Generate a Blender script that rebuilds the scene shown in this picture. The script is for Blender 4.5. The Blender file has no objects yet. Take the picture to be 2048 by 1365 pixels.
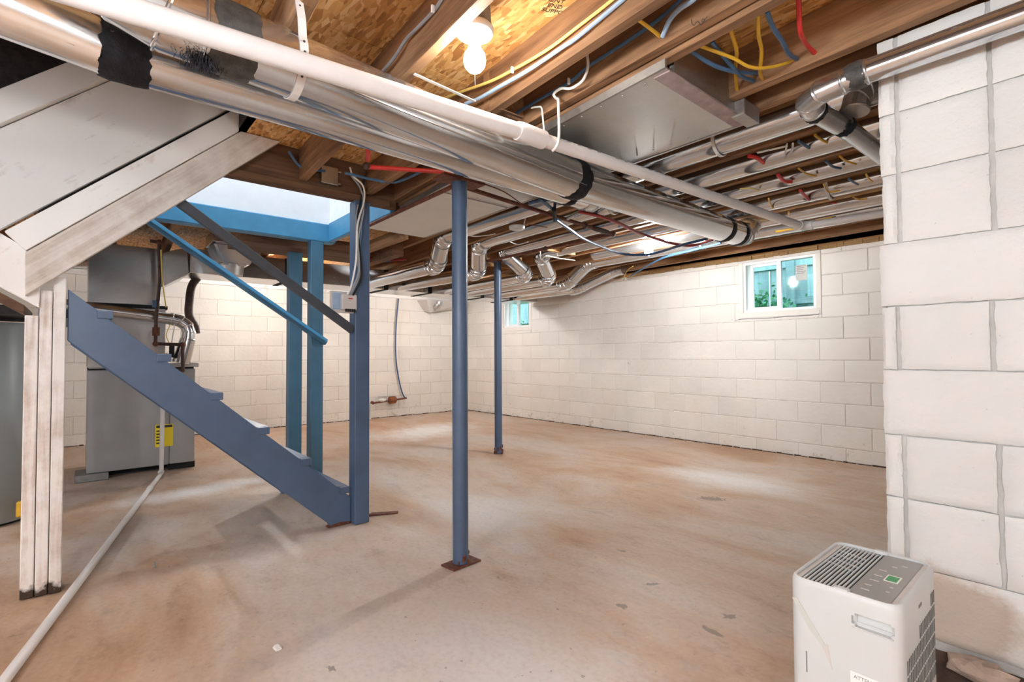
import bpy, bmesh, math, random
from mathutils import Vector, Matrix, noise

random.seed(7)
scene = bpy.context.scene
COL = scene.collection

# ------------------------------------------------------------------ camera
CAM_YAW, CAM_PITCH, CAM_ROLL = math.radians(49.403), math.radians(1.4688), math.radians(-0.3126)
cd = bpy.data.cameras.new('camera')
cam = bpy.data.objects.new('camera', cd)
COL.objects.link(cam)
cd.sensor_fit = 'HORIZONTAL'
cd.sensor_width = 36.0
cd.lens = 36.0 * 1008.475 / 2048.0
cd.clip_start = 0.02
_s, _c = math.sin(CAM_YAW), math.cos(CAM_YAW)
_f = Vector((-_s * math.cos(CAM_PITCH), _c * math.cos(CAM_PITCH), math.sin(CAM_PITCH)))
_r = Vector((_c, _s, 0))
_u = _r.cross(_f)
_r2 = _r * math.cos(CAM_ROLL) + _u * math.sin(CAM_ROLL)
_u2 = -_r * math.sin(CAM_ROLL) + _u * math.cos(CAM_ROLL)
cam.matrix_world = Matrix(((_r2.x, _u2.x, -_f.x, 0), (_r2.y, _u2.y, -_f.y, 0), (_r2.z, _u2.z, -_f.z, 1.0), (0, 0, 0, 1)))
scene.camera = cam

# ------------------------------------------------------------------ view, world, big lights
vs = scene.view_settings
vs.view_transform = 'Standard'
vs.look = 'None'
vs.gamma = 1.0
vs.use_curve_mapping = False
vs.exposure = 1.5
BULB = 78.0          # emission of the bare bulb near the viewer
WARM = (1.0, 0.93, 0.84)

w = bpy.data.worlds.new('world')
scene.world = w
w.use_nodes = True
wn = w.node_tree
wn.nodes.clear()
bg = wn.nodes.new('ShaderNodeBackground')
sky = wn.nodes.new('ShaderNodeTexSky')
sky.sky_type = 'HOSEK_WILKIE'
sky.sun_direction = Vector((0.25, 0.3, 0.92)).normalized()
sky.turbidity = 4.0
bg.inputs['Strength'].default_value = 11.0
wo = wn.nodes.new('ShaderNodeOutputWorld')
scene.cycles.max_bounces = 7
scene.cycles.diffuse_bounces = 5
scene.cycles.glossy_bounces = 3
scene.cycles.transmission_bounces = 2
scene.cycles.transparent_max_bounces = 6
scene.cycles.caustics_reflective = False
scene.cycles.caustics_refractive = False
sky_hsv = wn.nodes.new('ShaderNodeHueSaturation')   # thin overcast: paler than a clear sky
sky_hsv.inputs['Saturation'].default_value = 0.35
wn.links.new(sky.outputs[0], sky_hsv.inputs['Color'])
wn.links.new(sky_hsv.outputs[0], bg.inputs[0])
wn.links.new(bg.outputs[0], wo.inputs[0])

def area_light(name, loc, rot, sx, sy, energy, color):
    ld = bpy.data.lights.new(name, 'AREA')
    ld.shape = 'RECTANGLE'
    ld.size, ld.size_y = sx, sy
    ld.energy = energy
    ld.color = color
    o = bpy.data.objects.new(name, ld)
    o.location = loc
    o.rotation_euler = rot
    COL.objects.link(o)
    return o
# the hall light upstairs, shining down the stairwell
area_light('stairwell_hall_light', (-3.5, 0.3, 3.55), (0, 0, 0), 0.7, 1.4, 10.0, (0.86, 0.94, 1.0))

# ------------------------------------------------------------------ materials
MATS = {}
def nmat(name):
    m = bpy.data.materials.new(name)
    m.use_nodes = True
    MATS[name] = m
    nt = m.node_tree
    b = nt.nodes['Principled BSDF']
    return m, nt, b

def nd(nt, typ, **kw):
    n = nt.nodes.new(typ)
    for k, v in kw.items():
        if k in n.inputs:
            n.inputs[k].default_value = v
        else:
            setattr(n, k, v)
    return n

def ramp(nt, stops, fac=None):
    r = nt.nodes.new('ShaderNodeValToRGB')
    el = r.color_ramp.elements
    while len(el) < len(stops):
        el.new(0.5)
    for e, (p, c) in zip(el, stops):
        e.position = p
        e.color = (c[0], c[1], c[2], 1) if len(c) == 3 else c
    if fac is not None:
        nt.links.new(fac, r.inputs[0])
    return r

def coords(nt, scale=(1, 1, 1), kind='Object', rot=(0, 0, 0)):
    t = nt.nodes.new('ShaderNodeTexCoord')
    mp = nt.nodes.new('ShaderNodeMapping')
    mp.inputs['Scale'].default_value = scale
    mp.inputs['Rotation'].default_value = rot
    nt.links.new(t.outputs[kind], mp.inputs[0])
    return mp.outputs[0]

def world_pos(nt):
    g = nt.nodes.new('ShaderNodeNewGeometry')
    return g.outputs['Position']

def bump(nt, b, h, strength=0.2, dist=0.01):
    bp = nt.nodes.new('ShaderNodeBump')
    bp.inputs['Strength'].default_value = strength
    bp.inputs['Distance'].default_value = dist
    nt.links.new(h, bp.inputs['Height'])
    nt.links.new(bp.outputs[0], b.inputs['Normal'])

def mixc(nt, fac, a, b_, mode='MIX'):
    m = nt.nodes.new('ShaderNodeMix')
    m.data_type = 'RGBA'
    m.blend_type = mode
    for i, v in ((0, fac), (6, a), (7, b_)):
        if hasattr(v, 'links') or hasattr(v, 'is_linked'):
            nt.links.new(v, m.inputs[i])
        else:
            m.inputs[i].default_value = v if i == 0 else (v[0], v[1], v[2], 1)
    return m.outputs[2]

def math_n(nt, op, a, b_=None):
    m = nt.nodes.new('ShaderNodeMath')
    m.operation = op
    for i, v in enumerate((a, b_)):
        if v is None:
            continue
        if hasattr(v, 'is_linked'):
            nt.links.new(v, m.inputs[i])
        else:
            m.inputs[i].default_value = v
    return m.outputs[0]

def plain(name, col, rough=0.5, metal=0.0, var=0.08, nscale=18, bstr=0.08, spec=0.5, emit=None):
    m, nt, b = nmat(name)
    p = world_pos(nt)
    n = nd(nt, 'ShaderNodeTexNoise', Scale=nscale, Detail=5.0)
    nt.links.new(p, n.inputs['Vector'])
    lo = tuple(c * (1 - var) for c in col)
    hi = tuple(min(1, c * (1 + var)) for c in col)
    r = ramp(nt, [(0.3, lo), (0.7, hi)], n.outputs[0])
    nt.links.new(r.outputs[0], b.inputs['Base Color'])
    b.inputs['Roughness'].default_value = rough
    b.inputs['Metallic'].default_value = metal
    b.inputs['Specular IOR Level'].default_value = spec
    if bstr:
        n2 = nd(nt, 'ShaderNodeTexNoise', Scale=nscale * 6, Detail=3.0)
        nt.links.new(p, n2.inputs['Vector'])
        bump(nt, b, n2.outputs[0], bstr, 0.004)
    if emit:
        b.inputs['Emission Color'].default_value = (*emit[0], 1)
        b.inputs['Emission Strength'].default_value = emit[1]
    return m

def wood(name, dark, light, axis, rough=0.75, grain=1.0, rot=False, whitewash=None):
    m, nt, b = nmat(name)
    p = world_pos(nt)
    oi = nt.nodes.new('ShaderNodeObjectInfo')
    mp = nt.nodes.new('ShaderNodeMapping')
    sc = [28.0, 28.0, 28.0]
    sc['XYZ'.index(axis if axis in 'XYZ' else 'Y')] = 1.6
    mp.inputs['Scale'].default_value = sc
    off = nt.nodes.new('ShaderNodeVectorMath')
    off.operation = 'ADD'
    cx = nt.nodes.new('ShaderNodeCombineXYZ')
    rr = math_n(nt, 'MULTIPLY', oi.outputs['Random'], 37.0)
    for i in range(3):
        nt.links.new(rr, cx.inputs[i])
    nt.links.new(p, off.inputs[0])
    nt.links.new(cx.outputs[0], off.inputs[1])
    if axis == 'D':      # grain along the boards that climb at the stair angle
        mr0 = nt.nodes.new('ShaderNodeMapping')
        mr0.inputs['Rotation'].default_value = (-math.atan(0.92), 0, 0)
        nt.links.new(off.outputs[0], mr0.inputs[0])
        nt.links.new(mr0.outputs[0], mp.inputs[0])
    else:
        nt.links.new(off.outputs[0], mp.inputs[0])
    n = nd(nt, 'ShaderNodeTexNoise', Scale=1.0, Detail=8.0, Roughness=0.65, Distortion=0.6)
    nt.links.new(mp.outputs[0], n.inputs['Vector'])
    n2 = nd(nt, 'ShaderNodeTexNoise', Scale=2.3, Detail=3.0)
    nt.links.new(off.outputs[0], n2.inputs['Vector'])
    f = math_n(nt, 'ADD', math_n(nt, 'MULTIPLY', n.outputs[0], 0.65), math_n(nt, 'MULTIPLY', n2.outputs[0], 0.35))
    r = ramp(nt, [(0.32, dark), (0.66, light)], f)
    col = r.outputs[0]
    if whitewash:
        n3 = nd(nt, 'ShaderNodeTexNoise', Scale=5.0, Detail=6.0, Roughness=0.7)
        nt.links.new(off.outputs[0], n3.inputs['Vector'])
        f2 = math_n(nt, 'ADD', math_n(nt, 'MULTIPLY', n3.outputs[0], 0.6), math_n(nt, 'MULTIPLY', n.outputs[0], 0.4))
        rr2 = ramp(nt, [(whitewash[0], (0, 0, 0)), (whitewash[1], (1, 1, 1))], f2)
        col = mixc(nt, rr2.outputs[0], col, whitewash[2])
    if rot:
        sz = nt.nodes.new('ShaderNodeSeparateXYZ')
        nt.links.new(p, sz.inputs[0])
        nr = nd(nt, 'ShaderNodeTexNoise', Scale=30.0, Detail=6.0)
        nt.links.new(p, nr.inputs['Vector'])
        hz = math_n(nt, 'ADD', sz.outputs[2], math_n(nt, 'MULTIPLY', math_n(nt, 'SUBTRACT', nr.outputs[0], 0.5), 0.11))
        rz = ramp(nt, [(0.028, (1, 1, 1)), (0.05, (0, 0, 0))], hz)
        col = mixc(nt, rz.outputs[0], col, (0.05, 0.032, 0.022))
    v = nt.nodes.new('ShaderNodeHueSaturation')
    mr = nt.nodes.new('ShaderNodeMapRange')
    mr.inputs[3].default_value = 0.82
    mr.inputs[4].default_value = 1.12
    nt.links.new(oi.outputs['Random'], mr.inputs[0])
    nt.links.new(mr.outputs[0], v.inputs['Value'])
    nt.links.new(col, v.inputs['Color'])
    nt.links.new(v.outputs[0], b.inputs['Base Color'])
    b.inputs['Roughness'].default_value = rough
    b.inputs['Specular IOR Level'].default_value = 0.3
    bump(nt, b, n.outputs[0], 0.25 * grain, 0.004)
    return m

def metal(name, col=(0.70, 0.715, 0.73), rough=0.15, spangle=0.05):
    m, nt, b = nmat(name)
    p = world_pos(nt)
    v = nd(nt, 'ShaderNodeTexVoronoi', Scale=90.0)
    nt.links.new(p, v.inputs['Vector'])
    n = nd(nt, 'ShaderNodeTexNoise', Scale=7.0, Detail=6.0, Roughness=0.6)
    nt.links.new(p, n.inputs['Vector'])
    sp = nt.nodes.new('ShaderNodeSeparateColor')
    nt.links.new(v.outputs['Color'], sp.inputs[0])
    f = math_n(nt, 'ADD', math_n(nt, 'MULTIPLY', sp.outputs[0], spangle * 2), math_n(nt, 'MULTIPLY', n.outputs[0], 0.5))
    r = ramp(nt, [(0.10, tuple(c * 0.86 for c in col)), (0.60, tuple(min(1, c * 1.10) for c in col))], f)
    nt.links.new(r.outputs[0], b.inputs['Base Color'])
    rg = nt.nodes.new('ShaderNodeMapRange')
    rg.inputs[3].default_value = rough * 0.75
    rg.inputs[4].default_value = rough * 1.5
    nt.links.new(f, rg.inputs[0])
    nt.links.new(rg.outputs[0], b.inputs['Roughness'])
    b.inputs['Metallic'].default_value = 0.95
    n2 = nd(nt, 'ShaderNodeTexNoise', Scale=9.0, Detail=2.0)
    nt.links.new(p, n2.inputs['Vector'])
    bump(nt, b, n2.outputs[0], 0.03, 0.006)
    return m

def block_paint(name, col, dirt=(0.42, 0.34, 0.25), dirt_h=0.35, lump=0.0):
    m, nt, b = nmat(name)
    p = world_pos(nt)
    oi = nt.nodes.new('ShaderNodeObjectInfo')
    n = nd(nt, 'ShaderNodeTexNoise', Scale=2.2, Detail=6.0, Roughness=0.6)
    nt.links.new(p, n.inputs['Vector'])
    r = ramp(nt, [(0.3, tuple(c * 0.93 for c in col)), (0.7, tuple(min(1, c * 1.04) for c in col))], n.outputs[0])
    v = nt.nodes.new('ShaderNodeHueSaturation')
    mr = nt.nodes.new('ShaderNodeMapRange')
    mr.inputs[3].default_value = 0.96
    mr.inputs[4].default_value = 1.03
    nt.links.new(oi.outputs['Random'], mr.inputs[0])
    nt.links.new(mr.outputs[0], v.inputs['Value'])
    nt.links.new(r.outputs[0], v.inputs['Color'])
    # damp stains and chipped paint low on the wall
    sx = nt.nodes.new('ShaderNodeSeparateXYZ')
    nt.links.new(p, sx.inputs[0])
    mz = nt.nodes.new('ShaderNodeMapRange')
    mz.inputs[1].default_value = 0.0
    mz.inputs[2].default_value = dirt_h
    mz.inputs[3].default_value = 0.10
    mz.inputs[4].default_value = 0.0
    nt.links.new(sx.outputs[2], mz.inputs[0])
    n3 = nd(nt, 'ShaderNodeTexNoise', Scale=6.5, Detail=8.0, Roughness=0.75)
    nt.links.new(p, n3.inputs['Vector'])
    f = math_n(nt, 'ADD', n3.outputs[0], mz.outputs[0])
    rd = ramp(nt, [(0.66, (0, 0, 0)), (0.74, (1, 1, 1))], f)
    c2 = mixc(nt, math_n(nt, 'MULTIPLY', rd.outputs[0], 0.6), v.outputs[0], dirt)
    n4 = nd(nt, 'ShaderNodeTexNoise', Scale=70.0, Detail=2.0)
    nt.links.new(p, n4.inputs['Vector'])
    rs = ramp(nt, [(0.24, (1, 1, 1)), (0.27, (0, 0, 0))], n4.outputs[0])
    c3 = mixc(nt, math_n(nt, 'MULTIPLY', rs.outputs[0], 0.35), c2, (0.35, 0.3, 0.26))
    if lump:
        # bare tan patch where the paint is gone low on the corner of the near wall
        vx = nt.nodes.new('ShaderNodeVectorMath')
        vx.operation = 'SUBTRACT'
        nt.links.new(p, vx.inputs[0])
        vx.inputs[1].default_value = (-0.33, 1.9, 0.24)
        vm = nt.nodes.new('ShaderNodeVectorMath')
        vm.operation = 'MULTIPLY'
        nt.links.new(vx.outputs[0], vm.inputs[0])
        vm.inputs[1].default_value = (5.0, 0.0, 6.5)
        vl = nt.nodes.new('ShaderNodeVectorMath')
        vl.operation = 'LENGTH'
        nt.links.new(vm.outputs[0], vl.inputs[0])
        fd = math_n(nt, 'ADD', vl.outputs['Value'], math_n(nt, 'MULTIPLY', math_n(nt, 'SUBTRACT', n3.outputs[0], 0.5), 1.2))
        rp = ramp(nt, [(0.72, (1, 1, 1)), (1.0, (0, 0, 0))], fd)
        c3 = mixc(nt, math_n(nt, 'MULTIPLY', rp.outputs[0], 0.75), c3, (0.52, 0.42, 0.33))
    nt.links.new(c3, b.inputs['Base Color'])
    b.inputs['Roughness'].default_value = 0.62
    b.inputs['Specular IOR Level'].default_value = 0.35
    n2 = nd(nt, 'ShaderNodeTexNoise', Scale=26.0, Detail=8.0, Roughness=0.62)
    nt.links.new(p, n2.inputs['Vector'])
    h = n2.outputs[0]
    if lump:
        n7 = nd(nt, 'ShaderNodeTexNoise', Scale=7.0, Detail=4.0, Roughness=0.5)
        nt.links.new(p, n7.inputs['Vector'])
        h = math_n(nt, 'ADD', h, math_n(nt, 'MULTIPLY', n7.outputs[0], 1.6))
    bump(nt, b, h, 0.5 if lump else 0.35, 0.010 if lump else 0.008)
    return m

def floor_material():
    m, nt, b = nmat('floor_concrete')
    p = world_pos(nt)
    mp = nt.nodes.new('ShaderNodeMapping')
    mp.inputs['Rotation'].default_value = (0, 0, math.radians(20))
    mp.inputs['Scale'].default_value = (0.55, 1.0, 1)
    nt.links.new(p, mp.inputs[0])
    n = nd(nt, 'ShaderNodeTexNoise', Scale=1.25, Detail=8.0, Roughness=0.62, Distortion=0.5)
    nt.links.new(mp.outputs[0], n.inputs['Vector'])
    base = ramp(nt, [(0.30, (0.41, 0.245, 0.15)), (0.42, (0.51, 0.345, 0.235)), (0.50, (0.56, 0.43, 0.335)), (0.60, (0.60, 0.505, 0.44)), (0.74, (0.59, 0.54, 0.50))], n.outputs[0])
    n2 = nd(nt, 'ShaderNodeTexNoise', Scale=9.0, Detail=10.0, Roughness=0.75)
    nt.links.new(mp.outputs[0], n2.inputs['Vector'])
    r2 = ramp(nt, [(0.30, (0.62, 0.57, 0.54)), (0.46, (0.96, 0.94, 0.92)), (0.55, (1, 1, 1)), (0.70, (1.15, 1.12, 1.10))], n2.outputs[0])
    c = mixc(nt, 0.8, base.outputs[0], r2.outputs[0], 'MULTIPLY')
    # pale patches in the slab; the strongest are pools of daylight painted in
    nf = nd(nt, 'ShaderNodeTexNoise', Scale=48.0, Detail=5.0)
    nt.links.new(p, nf.inputs['Vector'])
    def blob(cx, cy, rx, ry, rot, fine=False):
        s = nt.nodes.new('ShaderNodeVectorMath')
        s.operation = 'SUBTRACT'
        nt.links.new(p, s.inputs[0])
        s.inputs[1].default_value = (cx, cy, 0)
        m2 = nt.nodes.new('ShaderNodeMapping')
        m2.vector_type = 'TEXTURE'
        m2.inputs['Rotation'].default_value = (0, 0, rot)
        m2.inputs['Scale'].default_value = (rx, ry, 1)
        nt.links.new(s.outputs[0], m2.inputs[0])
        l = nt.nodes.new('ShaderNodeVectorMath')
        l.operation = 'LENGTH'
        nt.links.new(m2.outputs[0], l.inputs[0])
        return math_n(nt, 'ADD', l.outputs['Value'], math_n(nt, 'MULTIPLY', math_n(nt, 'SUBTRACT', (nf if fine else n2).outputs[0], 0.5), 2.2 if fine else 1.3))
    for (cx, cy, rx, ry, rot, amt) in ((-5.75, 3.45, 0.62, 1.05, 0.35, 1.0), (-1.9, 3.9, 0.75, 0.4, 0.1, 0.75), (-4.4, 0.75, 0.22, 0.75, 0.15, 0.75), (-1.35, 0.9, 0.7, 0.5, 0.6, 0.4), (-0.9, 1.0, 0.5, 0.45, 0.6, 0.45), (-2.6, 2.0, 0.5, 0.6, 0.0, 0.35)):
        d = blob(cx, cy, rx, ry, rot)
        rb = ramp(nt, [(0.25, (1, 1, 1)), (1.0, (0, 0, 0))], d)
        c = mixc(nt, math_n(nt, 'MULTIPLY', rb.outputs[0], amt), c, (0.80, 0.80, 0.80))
    # dark oil drips
    for (cx, cy, rx, ry, rot) in ((-1.256, 1.646, 0.025, 0.016, 0.4), (-0.939, 1.887, 0.028, 0.02, 1.0), (-0.93, 1.739, 0.045, 0.016, -0.2), (-1.755, 3.306, 0.09, 0.05, 0.5), (-1.29, 1.9, 0.03, 0.012, 0.9), (-1.6, 2.1, 0.03, 0.01, 0.2), (-1.62, 0.62, 0.02, 0.012, 0.2), (-0.62, 1.72, 0.02, 0.03, 0.2)):
        d = blob(cx, cy, rx, ry, rot, True)
        rb = ramp(nt, [(0.75, (1, 1, 1)), (1.05, (0, 0, 0))], d)
        c = mixc(nt, math_n(nt, 'MULTIPLY', rb.outputs[0], 0.7), c, (0.17, 0.14, 0.11))
    n5 = nd(nt, 'ShaderNodeTexNoise', Scale=38.0, Detail=3.0)
    nt.links.new(p, n5.inputs['Vector'])
    rs = ramp(nt, [(0.70, (0, 0, 0)), (0.74, (1, 1, 1))], n5.outputs[0])
    c = mixc(nt, math_n(nt, 'MULTIPLY', rs.outputs[0], 0.5), c, (0.16, 0.11, 0.08))
    rf = ramp(nt, [(0.30, (0.80, 0.78, 0.76)), (0.50, (1, 1, 1)), (0.70, (1.10, 1.10, 1.10))], nf.outputs[0])
    c = mixc(nt, 0.4, c, rf.outputs[0], 'MULTIPLY')
    nt.links.new(c, b.inputs['Base Color'])
    rr = ramp(nt, [(0.3, (0.42,) * 3), (0.7, (0.62,) * 3)], n2.outputs[0])
    nt.links.new(rr.outputs[0], b.inputs['Roughness'])
    b.inputs['Specular IOR Level'].default_value = 0.4
    n6 = nd(nt, 'ShaderNodeTexNoise', Scale=55.0, Detail=6.0)
    nt.links.new(p, n6.inputs['Vector'])
    bump(nt, b, n6.outputs[0], 0.12, 0.004)
    return m

def osb_material():
    m, nt, b = nmat('osb')
    p = world_pos(nt)
    cols = []
    hs = []
    for i, rot in enumerate((0.25, 1.2, 2.3)):
        mp = nt.nodes.new('ShaderNodeMapping')
        mp.inputs['Rotation'].default_value = (0, 0, rot)
        mp.inputs['Scale'].default_value = (17, 75, 1)
        nt.links.new(p, mp.inputs[0])
        v = nd(nt, 'ShaderNodeTexVoronoi', Scale=1.0)
        nt.links.new(mp.outputs[0], v.inputs['Vector'])
        sp = nt.nodes.new('ShaderNodeSeparateColor')
        nt.links.new(v.outputs['Color'], sp.inputs[0])
        cols.append(sp.outputs[i])
        hs.append(sp.outputs[0])
    n = nd(nt, 'ShaderNodeTexNoise', Scale=7.0, Detail=3.0)
    nt.links.new(p, n.inputs['Vector'])
    sel = ramp(nt, [(0.46, (0, 0, 0)), (0.5, (1, 1, 1))], n.outputs[0])
    a = mixc(nt, sel.outputs[0], cols[0], cols[1])
    n2 = nd(nt, 'ShaderNodeTexNoise', Scale=8.5, Detail=2.0)
    nt.links.new(p, n2.inputs['Vector'])
    sel2 = ramp(nt, [(0.52, (0, 0, 0)), (0.56, (1, 1, 1))], n2.outputs[0])
    a = mixc(nt, sel2.outputs[0], a, cols[2])
    r = ramp(nt, [(0.0, (0.42, 0.18, 0.05)), (0.35, (0.72, 0.37, 0.12)), (0.75, (0.84, 0.50, 0.19)), (1.0, (0.92, 0.66, 0.33))], a)
    nt.links.new(r.outputs[0], b.inputs['Base Color'])
    b.inputs['Roughness'].default_value = 0.6
    bump(nt, b, a, 0.15, 0.003)
    return m

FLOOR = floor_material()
OSB = osb_material()
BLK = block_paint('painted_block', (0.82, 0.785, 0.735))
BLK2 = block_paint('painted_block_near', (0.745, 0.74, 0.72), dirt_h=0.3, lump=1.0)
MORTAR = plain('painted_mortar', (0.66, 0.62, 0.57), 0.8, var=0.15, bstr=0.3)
MORTAR2 = plain('shaded_mortar_near', (0.56, 0.55, 0.53), 0.8, var=0.12, bstr=0.3)  # greyer than the paint: deep joint shade put into the colour
DRYWALL = plain('drywall', (0.86, 0.88, 0.90), 0.8, var=0.02)
JOIST = wood('joist_wood', (0.10, 0.046, 0.023), (0.46, 0.26, 0.135), 'X')
BEAMY = wood('beam_wood', (0.075, 0.036, 0.021), (0.25, 0.135, 0.075), 'Y')
FRESH = wood('fresh_wood', (0.45, 0.22, 0.09), (0.68, 0.42, 0.20), 'Y')
DARKW = wood('dark_wood_shade', (0.012, 0.010, 0.010), (0.05, 0.04, 0.035), 'X')  # near-black, so void, seam and rim gap read as shaded
SILLW = wood('sill_wood', (0.18, 0.10, 0.045), (0.62, 0.40, 0.18), 'X', grain=2.5)
WHITEW = wood('whitewashed_wood', (0.40, 0.29, 0.22), (0.62, 0.52, 0.45), 'D', whitewash=(0.28, 0.45, (0.86, 0.84, 0.815)))
WHITEWZ = wood('whitewashed_post', (0.36, 0.25, 0.18), (0.60, 0.50, 0.43), 'Z', rot=True, whitewash=(0.31, 0.54, (0.78, 0.75, 0.725)))
GREYW = wood('thin_whitewash_wood', (0.36, 0.26, 0.19), (0.60, 0.50, 0.42), 'D', whitewash=(0.34, 0.60, (0.77, 0.72, 0.67)))
BLUE = plain('slate_blue_paint', (0.072, 0.115, 0.195), 0.38, var=0.10, nscale=6, bstr=0.12)
BLUEH = plain('bright_blue_paint', (0.065, 0.27, 0.47), 0.42, var=0.08, nscale=9, bstr=0.25)
BLUEP = plain('post_blue_paint', (0.06, 0.15, 0.23), 0.38, var=0.10, nscale=8, bstr=0.12)
RAILD = plain('rail_dark_paint', (0.055, 0.062, 0.075), 0.45, var=0.1)
GALV = metal('galvanised')
GALV2 = metal('galvanised_dull', (0.60, 0.61, 0.62), 0.24, 0.10)
GALVD = metal('galvanised_stained', (0.40, 0.38, 0.36), 0.45, 0.2)
PANM = metal('sheet_metal_pan', (0.60, 0.60, 0.58), 0.42, 0.05)
ALUM = metal('foil_tape', (0.82, 0.82, 0.82), 0.2, 0.02)
CHROME = metal('flue_metal', (0.66, 0.66, 0.66), 0.18, 0.03)
TAPE = plain('black_mastic', (0.010, 0.010, 0.012), 0.65, var=0.6, nscale=40, bstr=0.6, spec=0.25)
TAPEG = plain('grey_mastic', (0.06, 0.058, 0.055), 0.5, var=0.5, nscale=40, bstr=0.5)
LINT = plain('grey_lint', (0.035, 0.035, 0.045), 1.0, var=0.6, nscale=60, bstr=0.6)
SEALANT = plain('brown_sealant', (0.34, 0.26, 0.24), 0.6, var=0.2, nscale=30, bstr=0.4)
PVC = plain('white_pvc', (0.80, 0.77, 0.755), 0.32, var=0.03, bstr=0.02)
RUST = plain('rusty_iron', (0.14, 0.045, 0.025), 0.7, var=0.5, nscale=45, bstr=0.4)
IRON = plain('black_iron', (0.06, 0.028, 0.022), 0.55, var=0.4, nscale=40, bstr=0.3)
BRASS = plain('corroded_brass', (0.26, 0.09, 0.035), 0.5, metal=0.4, var=0.4, nscale=60)
FURN = plain('furnace_grey_enamel', (0.33, 0.32, 0.315), 0.45, var=0.08, nscale=5)
FURN2 = plain('furnace_light_enamel', (0.50, 0.48, 0.47), 0.45, var=0.08, nscale=5)
PLEN = metal('plenum_metal', (0.55, 0.58, 0.61), 0.24, 0.06)
HEATER = plain('heater_grey_enamel', (0.24, 0.25, 0.245), 0.35, var=0.08, nscale=4)
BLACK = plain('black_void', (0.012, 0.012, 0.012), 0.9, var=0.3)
YEL = plain('yellow_sheath', (0.72, 0.42, 0.03), 0.45, var=0.1)
YEL2 = plain('pale_yellow_sheath', (0.78, 0.60, 0.18), 0.45, var=0.1)
CBL = plain('blue_sheath', (0.055, 0.13, 0.24), 0.42, var=0.12)
CBL2 = plain('light_blue_sheath', (0.30, 0.42, 0.58), 0.42, var=0.1)
RED = plain('red_sheath', (0.62, 0.035, 0.03), 0.4, var=0.1)
GRYC = plain('grey_sheath', (0.27, 0.27, 0.28), 0.45, var=0.1)
WHC = plain('white_sheath', (0.74, 0.72, 0.68), 0.45, var=0.05)
PEXR = plain('red_pex', (0.34, 0.03, 0.03), 0.35, var=0.1)
PEXB = plain('blue_pex', (0.03, 0.09, 0.21), 0.35, var=0.1)
PLASTIC = plain('white_plastic', (0.60, 0.612, 0.605), 0.35, var=0.015, bstr=0.02)
PLASTG = plain('grey_plastic', (0.30, 0.295, 0.28), 0.35, var=0.03, bstr=0.02)
PLASTB = plain('beige_plastic', (0.60, 0.56, 0.53), 0.5, var=0.04)
SLOT = plain('slot_grey', (0.13, 0.13, 0.125), 0.6, var=0.05)
PLASTD = plain('dark_grille', (0.04, 0.04, 0.037), 0.7, var=0.1)
GREENL = plain('green_display', (0.02, 0.22, 0.06), 0.3, emit=((0.02, 0.3, 0.08), 0.08))
BOXG = plain('fixture_grey_box', (0.17, 0.175, 0.19), 0.5, var=0.1)
PORC = plain('white_porcelain', (0.85, 0.84, 0.82), 0.3, var=0.02)
LABEL = plain('yellow_label', (0.80, 0.62, 0.02), 0.5, var=0.03)
INK = plain('black_ink', (0.03, 0.025, 0.02), 0.7)
INKG = plain('grey_ink', (0.22, 0.22, 0.22), 0.7)
VINYL = plain('white_vinyl', (0.86, 0.86, 0.87), 0.35, var=0.02, bstr=0.0)
FENCE = wood('fence_wood', (0.20, 0.33, 0.33), (0.38, 0.56, 0.56), 'Z')
LEAF = plain('leaf_green', (0.05, 0.26, 0.10), 0.6, var=0.5, nscale=20)
SOIL = plain('grass_ground', (0.10, 0.20, 0.08), 0.95, var=0.4)
RUBBLE = plain('broken_concrete', (0.42, 0.33, 0.27), 0.9, var=0.3, nscale=14, bstr=0.7)
RUBBLED = plain('dark_dirt', (0.09, 0.055, 0.04), 0.95, var=0.5, nscale=14, bstr=0.7)
STONE = plain('grey_stone', (0.30, 0.26, 0.26), 0.9, var=0.2, nscale=14, bstr=0.5)
CBLOCK = plain('bare_concrete', (0.24, 0.23, 0.22), 0.9, var=0.2, bstr=0.5)
PAPER = plain('paper_sticker', (0.55, 0.56, 0.52), 0.6, var=0.04)
CHALK = plain('chalk_white', (0.85, 0.83, 0.80), 0.8)
def bulb_mat(name, strength, col=WARM):
    m, nt, b = nmat(name)
    b.inputs['Base Color'].default_value = (1, 1, 1, 1)
    b.inputs['Emission Color'].default_value = (*col, 1)
    b.inputs['Emission Strength'].default_value = strength
    return m
BULBM = bulb_mat('lit_bulb', BULB)
BULB2 = bulb_mat('lit_bulb_far', 640.0, (0.96, 0.97, 0.97))
BULB3 = bulb_mat('lit_bulb_furnace', 300.0, (1.0, 0.97, 0.93))
BULB4 = bulb_mat('lit_bulb_corner', 290.0, (0.98, 0.98, 0.97))
GLOBE = bulb_mat('lit_fill_globe', 84.0, (0.87, 0.95, 1.04))  # mostly for unseen fill globes added behind the viewer
GLASS, _nt, _b = nmat('window_glass')
_nt.nodes.remove(_b)
_tr = _nt.nodes.new('ShaderNodeBsdfTransparent')
_tr.inputs[0].default_value = (0.86, 0.97, 0.97, 1)
_gl = _nt.nodes.new('ShaderNodeBsdfGlossy')
_gl.inputs['Roughness'].default_value = 0.03
_mx = _nt.nodes.new('ShaderNodeMixShader')
_mx.inputs[0].default_value = 0.07
_nt.links.new(_tr.outputs[0], _mx.inputs[1])
_nt.links.new(_gl.outputs[0], _mx.inputs[2])
_nt.links.new(_mx.outputs[0], _nt.nodes['Material Output'].inputs[0])

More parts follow.
